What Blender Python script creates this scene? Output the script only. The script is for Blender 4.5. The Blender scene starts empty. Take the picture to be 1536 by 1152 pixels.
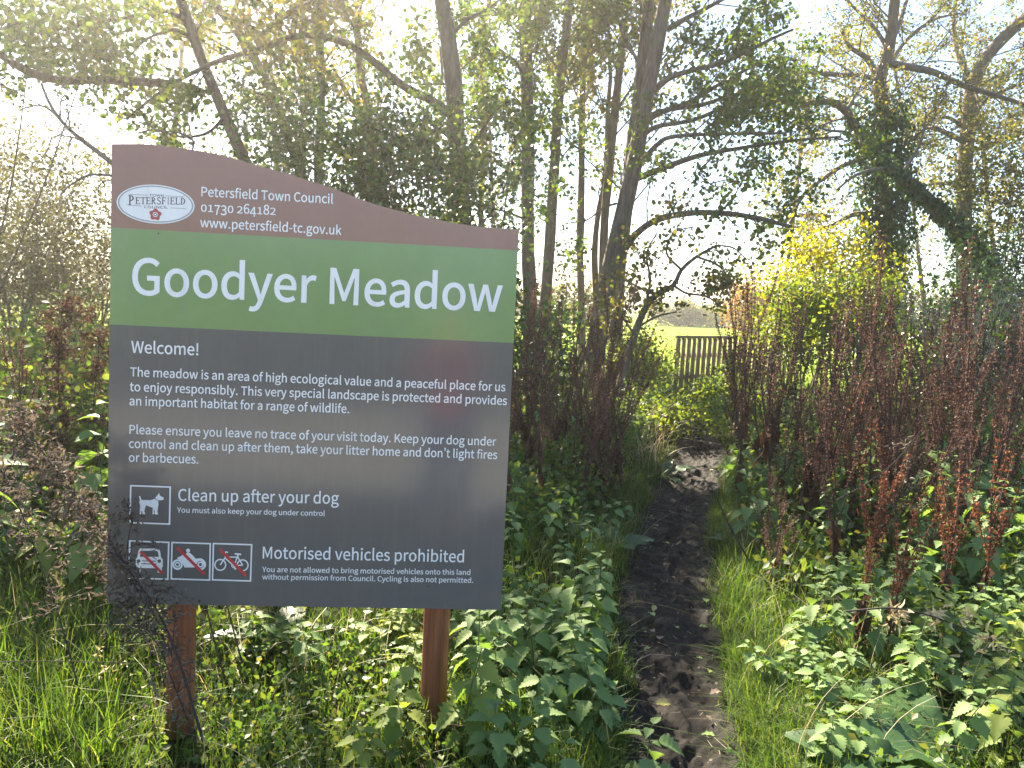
import bpy, math, random
import numpy as np
from mathutils import Matrix, Vector

# ------------------------------------------------------------------ camera, sky, sun, exposure
SC = bpy.context.scene
COL = SC.collection
FPX = 1154.0
CAMP = np.array([0.0, 0.0, 1.63])
_p, _r = math.radians(6.0), math.radians(2.5)
_F = np.array([0.0, math.cos(_p), -math.sin(_p)])
_R0 = np.array([1.0, 0.0, 0.0]); _U0 = np.cross(_R0, _F)
_R = _R0 * math.cos(_r) + _U0 * math.sin(_r)
_U = -_R0 * math.sin(_r) + _U0 * math.cos(_r)

cd = bpy.data.cameras.new('camera'); cam = bpy.data.objects.new('camera', cd); COL.objects.link(cam)
cd.sensor_fit = 'HORIZONTAL'; cd.sensor_width = 36.0; cd.lens = 36.0 * FPX / 1536.0
cd.clip_start = 0.05; cd.clip_end = 3000.0
m = Matrix.Identity(4)
for i in range(3):
    m[i][0] = _R[i]; m[i][1] = _U[i]; m[i][2] = -_F[i]; m[i][3] = CAMP[i]
cam.matrix_world = m
SC.camera = cam

SUN_AZ = math.radians(-27.0)      # from +Y, negative = left
SUN_EL = math.radians(36.0)
world = bpy.data.worlds.new('World'); SC.world = world; world.use_nodes = True
wn = world.node_tree.nodes; wl = world.node_tree.links
bg = wn['Background']; sky = wn.new('ShaderNodeTexSky'); sky.sky_type = 'NISHITA'
sky.sun_disc = False; sky.sun_elevation = SUN_EL; sky.sun_rotation = SUN_AZ
sky.air_density = 1.0; sky.dust_density = .5; sky.ozone_density = 2.0
bg.inputs['Strength'].default_value = 0.052
wl.new(sky.outputs['Color'], bg.inputs['Color'])
sd = bpy.data.lights.new('sun', 'SUN'); sd.energy = 4.5; sd.angle = math.radians(0.53); sd.color = (1.0, 0.87, 0.67)
sun = bpy.data.objects.new('sun', sd); COL.objects.link(sun)
SDIR = Vector((math.sin(SUN_AZ) * math.cos(SUN_EL), math.cos(SUN_AZ) * math.cos(SUN_EL), math.sin(SUN_EL)))
sun.rotation_euler = SDIR.to_track_quat('Z', 'Y').to_euler()
SC.view_settings.view_transform = 'Standard'; SC.view_settings.look = 'None'
SC.view_settings.exposure = 2.95; SC.view_settings.gamma = 1.0
SC.render.engine = 'CYCLES'
SC.cycles.max_bounces = 6; SC.cycles.diffuse_bounces = 3; SC.cycles.transmission_bounces = 4
SC.cycles.glossy_bounces = 2; SC.cycles.use_denoising = True
SC.cycles.sample_clamp_indirect = 6.0

# ------------------------------------------------------------------ helpers
rng = np.random.default_rng(7)
random.seed(7)

def ray(px, py):
    return _F + _R * ((px - 768.0) / FPX) + _U * ((576.0 - py) / FPX)

def P(px, py, Y):                      # the point of the place seen at a photo pixel, at distance Y ahead
    d = ray(px, py); return CAMP + d * (Y / d[1])

def GX(px, Y):                         # x on the ground line at distance Y under a photo column
    p0 = P(px, 560, Y); p1 = P(px, 760, Y)
    t = p0[2] / (p0[2] - p1[2]); return float(p0[0] + (p1[0] - p0[0]) * t)

def proj(p):
    d = np.asarray(p) - CAMP; z = d @ _F
    return np.stack([768 + FPX * (d @ _R) / z, 576 - FPX * (d @ _U) / z], -1)

def vnoise(x, y, s=0):
    xi = np.floor(x).astype(np.int64); yi = np.floor(y).astype(np.int64)
    fx = x - xi; fy = y - yi; fx = fx * fx * (3 - 2 * fx); fy = fy * fy * (3 - 2 * fy)
    def h(a, b):
        n = (a * 374761393 + b * 668265263 + s * 974634777) & 0xFFFFFFFF
        n = ((n ^ (n >> 13)) * 1274126177) & 0xFFFFFFFF
        return ((n ^ (n >> 16)) & 0xFFFF) / 65535.0
    return (h(xi, yi) * (1 - fx) + h(xi + 1, yi) * fx) * (1 - fy) + (h(xi, yi + 1) * (1 - fx) + h(xi + 1, yi + 1) * fx) * fy

class MB:                              # collects faces, then links them as one mesh
    def __init__(s): s.v = []; s.f = []; s.n = 0
    def add(s, V, F, mat=0):
        V = np.asarray(V, float).reshape(-1, 3); F = np.asarray(F, np.int64)
        s.v.append(V); s.f.append((F + s.n, mat)); s.n += len(V)
    def mesh(s, name, mats, smooth=False):
        me = bpy.data.meshes.new(name)
        if not s.v: return me
        V = np.concatenate(s.v); loops = np.concatenate([f.ravel() for f, _ in s.f])
        tot = np.concatenate([np.full(len(f), f.shape[1]) for f, _ in s.f])
        mi = np.concatenate([np.full(len(f), q) for f, q in s.f])
        me.vertices.add(len(V)); me.vertices.foreach_set('co', V.astype(np.float32).ravel())
        me.loops.add(len(loops)); me.loops.foreach_set('vertex_index', loops.astype(np.int32))
        me.polygons.add(len(tot)); st = np.concatenate([[0], np.cumsum(tot)[:-1]])
        me.polygons.foreach_set('loop_start', st.astype(np.int32))
        me.polygons.foreach_set('loop_total', tot.astype(np.int32))
        me.polygons.foreach_set('material_index', mi.astype(np.int32))
        if smooth: me.polygons.foreach_set('use_smooth', np.ones(len(tot), bool))
        for q in (mats if isinstance(mats, (list, tuple)) else [mats]): me.materials.append(q)
        me.update(calc_edges=True); me.validate()
        return me
    def build(s, name, mats, parent=None, smooth=False):
        return link(name, s.mesh(name, mats, smooth), parent)

def link(name, me, parent=None):
    o = bpy.data.objects.new(name, me); COL.objects.link(o)
    if parent is not None: o.parent = parent
    return o

def tag(o, label, cat, group=None, kind=None):
    if label: o['label'] = label
    if cat: o['category'] = cat
    if group: o['group'] = group
    if kind: o['kind'] = kind
    return o

def thing(name, label, cat, loc=(0, 0, 0), rz=0.0, group=None, sc=1.0):
    o = bpy.data.objects.new(name, None); COL.objects.link(o); o.empty_display_size = 0.1
    o.location = loc; o.rotation_euler = (0, 0, rz)
    o.scale = (sc, sc, sc) if not isinstance(sc, tuple) else sc
    return tag(o, label, cat, group)

def unit(v): return v / (np.linalg.norm(v, axis=-1, keepdims=True) + 1e-12)

def tube(mb, pts, rad, k=6, mat=0, rough=0.0, seed=0):
    pts = np.asarray(pts, float); n = len(pts); rad = np.broadcast_to(np.asarray(rad, float), (n,))
    t = unit(np.gradient(pts, axis=0)); mt = np.abs(t.mean(0)); ref = np.zeros(3); ref[int(np.argmin(mt))] = 1
    a = unit(np.cross(t, ref)); b = np.cross(t, a)
    th = np.arange(k) * 2 * math.pi / k
    R = rad[:, None] * np.ones((1, k))
    if rough:
        L = np.concatenate([[0], np.cumsum(np.linalg.norm(np.diff(pts, axis=0), axis=1))])
        R = R * (1 + rough * (vnoise(np.cos(th)[None, :] * 2.2 + 9 + L[:, None] * 1.4, np.sin(th)[None, :] * 2.2 + 9 + L[:, None] * 0.9, seed) - .5) * 2)
    V = pts[:, None, :] + R[..., None] * (np.cos(th)[None, :, None] * a[:, None, :] + np.sin(th)[None, :, None] * b[:, None, :])
    i = np.arange(n - 1)[:, None] * k; j = np.arange(k)[None, :]; j2 = (j + 1) % k
    F = np.stack([i + j, i + j2, i + k + j2, i + k + j], -1).reshape(-1, 4)
    mb.add(V, F, mat)

def box(mb, c, s, mat=0, M=None):
    V = np.array([[x, y, z] for x in (-.5, .5) for y in (-.5, .5) for z in (-.5, .5)]) * np.array(s)
    if M is not None: V = V @ np.asarray(M).T
    F = [[0, 1, 3, 2], [4, 6, 7, 5], [0, 4, 5, 1], [2, 3, 7, 6], [0, 2, 6, 4], [1, 5, 7, 3]]
    mb.add(V + np.array(c), F, mat)

def spline(pts, n):                    # Catmull-Rom through pts
    p = np.asarray(pts, float)
    if len(p) < 3:
        t = np.linspace(0, 1, n)[:, None]; return p[0] * (1 - t) + p[-1] * t
    q = np.concatenate([[2 * p[0] - p[1]], p, [2 * p[-1] - p[-2]]]); T = np.linspace(0, len(p) - 1 - 1e-6, n); out = []
    for u in T:
        i = int(u); f = u - i; a, b, c, d = q[i:i + 4]
        out.append(.5 * (2 * b + (c - a) * f + (2 * a - 5 * b + 4 * c - d) * f * f + (3 * b - a - 3 * c + d) * f ** 3))
    return np.array(out)

def orient(d, nrm):                    # frames with y along d and z near nrm: (n,3,3) columns x,y,z
    d = unit(d); x = unit(np.cross(d, nrm)); z = np.cross(x, d)
    return np.stack([x, d, z], -1)

def scatter(mb, pos, T, scale, mats=0, d=None, nrm=None, up=0.6, r=None):
    TV, TF = T; r = r or rng; n = len(pos)
    if n == 0: return
    if d is None: d = r.normal(size=(n, 3)); d[:, 2] -= 0.3
    if nrm is None: nrm = r.normal(size=(n, 3)); nrm[:, 2] += up
    M = orient(d, nrm); s = np.broadcast_to(np.asarray(scale, float), (n,))
    V = np.einsum('nij,kj->nki', M, TV) * s[:, None, None] + pos[:, None, :]
    off = (np.arange(n) * len(TV))[:, None, None]
    mb.add(V, (np.asarray(TF)[None] + off).reshape(-1, len(TF[0])), mats)

# leaf shapes, base at the origin, length along +y, upper side +z
LEAF = (np.array([[0, 0, 0], [-.36, .5, .10], [0, 1, 0], [.36, .5, .10]], float), [[0, 2, 1], [0, 3, 2]])
ROUND = (np.array([[0, 0, 0], [-.42, .30, .05], [-.40, .72, .08], [0, 1, -.04], [.40, .72, .08], [.42, .30, .05]], float),
         [[0, 3, 2, 1], [0, 5, 4, 3]])
IVY = (np.array([[0, 0, 0], [-.5, .18, .03], [-.28, .5, .06], [0, 1, -.05], [.28, .5, .06], [.5, .18, .03]], float), [[0, 3, 2, 1], [0, 5, 4, 3]])
FLAKE = (np.array([[0, 0, 0], [-.5, .5, .25], [.0, 1, .1], [.45, .55, -.25]], float), [[0, 2, 1], [0, 3, 2]])

def blade_leaf(nr, width, shape, droop, fold, tooth=0.0, pleat=0.0, wave=0.0, seed=1):
    r = np.random.default_rng(seed); V = []
    for i in range(nr + 1):
        t = i / nr; w = width * shape(t); e = w * (1 + (tooth if i % 2 else -tooth * .6))
        y = t; z = -droop * t * t; pl = pleat * (1 if i % 2 else -1) * (1 if 0 < i < nr else 0)
        wv = wave * math.sin(t * 17 + seed) * w
        for q, ww in ((-1, e), (-.5, w * .5), (0, 0), (.5, w * .5), (1, e)):
            yy = y + (tooth * .35 * w if abs(q) == 1 and i % 2 else 0) + abs(q) * w * .25 * (1 - t)
            V.append((math.copysign(ww, q) if q else 0, yy, z + fold * abs(ww) + (pl if abs(q) == .5 else 0) + (wv * (1 if q > 0 else -.7) if abs(q) == 1 else 0)))
    F = []
    for i in range(nr):
        for j in range(4):
            a = i * 5 + j; F.append([a, a + 1, a + 6, a + 5])
    return (np.array(V, float), F)

# ------------------------------------------------------------------ materials
def newmat(name):
    mt = bpy.data.materials.new(name); mt.use_nodes = True
    return mt, mt.node_tree.nodes, mt.node_tree.links, mt.node_tree.nodes['Principled BSDF']

def ramp(nt, stops, fac):
    cr = nt.nodes.new('ShaderNodeValToRGB'); e = cr.color_ramp.elements
    while len(e) < len(stops): e.new(0.5)
    for el, (p_, c) in zip(e, stops): el.position = p_; el.color = (*c, 1)
    nt.links.new(fac, cr.inputs['Fac']); return cr.outputs['Color']

def noise(nt, scale, detail=4, rough=.6, vec=None, dim='3D'):
    n = nt.nodes.new('ShaderNodeTexNoise'); n.inputs['Scale'].default_value = scale
    n.inputs['Detail'].default_value = detail; n.inputs['Roughness'].default_value = rough
    if vec is not None: nt.links.new(vec, n.inputs['Vector'])
    return n.outputs['Fac']

def leafmat(name, cols, trans=0.45, tcol=(1.5, 1.35, .5), rough=.5, spec=.35):
    mt, n, l, b = newmat(name); nt = mt.node_tree
    g = n.new('ShaderNodeNewGeometry')
    k = len(cols); c = ramp(nt, [(i / max(1, k - 1), cc) for i, cc in enumerate(cols)], g.outputs['Random Per Island'])
    l.new(c, b.inputs['Base Color']); b.inputs['Roughness'].default_value = rough
    b.inputs['Specular IOR Level'].default_value = spec
    tr = n.new('ShaderNodeBsdfTranslucent'); mx = n.new('ShaderNodeMix'); mx.data_type = 'RGBA'; mx.blend_type = 'MULTIPLY'
    mx.inputs['Factor'].default_value = 1; l.new(c, mx.inputs['A']); mx.inputs['B'].default_value = (*tcol, 1)
    l.new(mx.outputs['Result'], tr.inputs['Color'])
    ms = n.new('ShaderNodeMixShader'); ms.inputs[0].default_value = trans
    l.new(b.outputs[0], ms.inputs[1]); l.new(tr.outputs[0], ms.inputs[2]); l.new(ms.outputs[0], n['Material Output'].inputs['Surface'])
    return mt

def solid(name, cols, scale=30, rough=.8, bump=.3, bscale=60, spec=.3, stretch=(1, 1, 1), dist=.01):
    mt, n, l, b = newmat(name); nt = mt.node_tree
    tc = n.new('ShaderNodeTexCoord'); mp = n.new('ShaderNodeMapping'); mp.inputs['Scale'].default_value = stretch
    l.new(tc.outputs['Object'], mp.inputs['Vector'])
    c = ramp(nt, [(.25 + .5 * i / max(1, len(cols) - 1), cc) for i, cc in enumerate(cols)], noise(nt, scale, 6, .65, mp.outputs[0]))
    l.new(c, b.inputs['Base Color']); b.inputs['Roughness'].default_value = rough; b.inputs['Specular IOR Level'].default_value = spec
    if bump:
        bp = n.new('ShaderNodeBump'); bp.inputs['Strength'].default_value = bump; bp.inputs['Distance'].default_value = dist
        l.new(noise(nt, bscale, 5, .65, mp.outputs[0]), bp.inputs['Height']); l.new(bp.outputs[0], b.inputs['Normal'])
    return mt

M = {}
M['bark'] = solid('bark_grey_brown', [(.045, .036, .03), (.13, .108, .09), (.20, .175, .15)], 5, .9, .9, 9, .2, (3.5, 3.5, .55), .05)
M['bark_dark'] = solid('bark_dark', [(.035, .028, .024), (.085, .07, .06), (.13, .115, .1)], 6, .9, .8, 10, .2, (3, 3, .6), .04)
M['bark_warm'] = solid('bark_warm', [(.06, .045, .03), (.15, .11, .075), (.2, .17, .13)], 6, .9, .7, 10, .2, (3, 3, .6), .04)
M['twig_pale'] = solid('twig_pale', [(.22, .17, .13), (.34, .28, .22)], 20, .8, 0)
M['twig_grey'] = solid('twig_grey', [(.09, .075, .065), (.17, .14, .12)], 20, .8, 0)
M['alder'] = leafmat('alder_leaf', [(.035, .075, .018), (.06, .11, .025), (.085, .13, .028), (.14, .15, .03)], .48, (1.6, 1.5, .45))
M['alder_y'] = leafmat('alder_leaf_turning', [(.06, .095, .025), (.10, .125, .03), (.14, .14, .035), (.17, .14, .04), (.11, .085, .035)], .48, (1.45, 1.35, .5))
M['evergreen'] = leafmat('evergreen_leaf', [(.022, .055, .018), (.035, .08, .022), (.055, .10, .025), (.09, .13, .03)], .34, (1.6, 1.5, .45), rough=.38, spec=.45)
M['ivy'] = leafmat('ivy_leaf', [(.02, .055, .015), (.035, .085, .02), (.065, .12, .025)], .25, rough=.4, spec=.4)
M['yellow'] = leafmat('yellow_leaf', [(.22, .26, .02), (.34, .33, .02), (.44, .35, .02)], .58, (1.2, 1.15, .5))
M['yellowgreen'] = leafmat('yellowgreen_leaf', [(.07, .12, .02), (.13, .19, .025), (.22, .23, .03)], .5, (1.3, 1.25, .5))
M['orange'] = leafmat('orange_leaf', [(.25, .12, .03), (.33, .18, .04), (.36, .25, .06)], .45, (1.15, 1.05, .6))
M['thorn'] = leafmat('thorn_leaf', [(.05, .05, .025), (.09, .085, .035), (.12, .12, .04), (.08, .10, .03)], .42, (1.4, 1.3, .5))
M['nettle'] = leafmat('nettle_leaf', [(.10, .175, .06), (.14, .22, .075), (.18, .26, .095)], .38, (1.3, 1.35, .45), .6, .2)
M['nettle_y'] = leafmat('nettle_leaf_pale', [(.13, .20, .045), (.20, .26, .06), (.27, .31, .08)], .45, (1.3, 1.3, .5), .6, .2)
M['stem_green'] = solid('stem_green', [(.06, .09, .03), (.10, .12, .05)], 30, .6, 0)
M['bramble'] = leafmat('bramble_leaf', [(.06, .115, .025), (.10, .16, .035), (.14, .185, .045), (.16, .15, .05)], .48, (1.45, 1.4, .45))
M['grass'] = leafmat('grass_blade', [(.035, .08, .014), (.06, .12, .02), (.09, .155, .028), (.15, .17, .05)], .48, (1.35, 1.3, .45), .5, .3)
M['straw'] = leafmat('straw', [(.28, .22, .12), (.42, .34, .2), (.5, .44, .3)], .3, (1.1, 1.0, .8))
M['dock_seed'] = leafmat('dock_seed', [(.042, .026, .025), (.08, .045, .04), (.13, .072, .056), (.20, .115, .085)], .28, (1.3, 1.05, .85), .75, .2)
M['dock_stem'] = solid('dock_stem', [(.04, .024, .02), (.09, .055, .04)], 30, .8, .2)
M['dock_leaf'] = leafmat('dock_leaf', [(.03, .08, .028), (.05, .10, .03)], .35, (1.35, 1.4, .5), .45, .4)
M['dead'] = leafmat('dead_leaf', [(.07, .055, .045), (.13, .105, .085), (.2, .17, .14)], .25, (1.2, 1.05, .9), .8, .2)
M['dead_stem'] = solid('dead_stem', [(.028, .022, .022), (.06, .048, .045)], 30, .85, .2)
M['under'] = leafmat('undergrowth_leaf', [(.04, .09, .025), (.065, .13, .03), (.10, .16, .04), (.13, .13, .05)], .45)
M['post_wood'] = solid('post_wood', [(.10, .034, .016), (.22, .078, .036), (.33, .135, .068)], 7, .6, .6, 16, .3, (7, 7, .35), .006)
M['rail_wood'] = solid('rail_wood', [(.20, .15, .10), (.36, .29, .20)], 5, .85, .3, 30, .2, (4, 4, .6))

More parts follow.
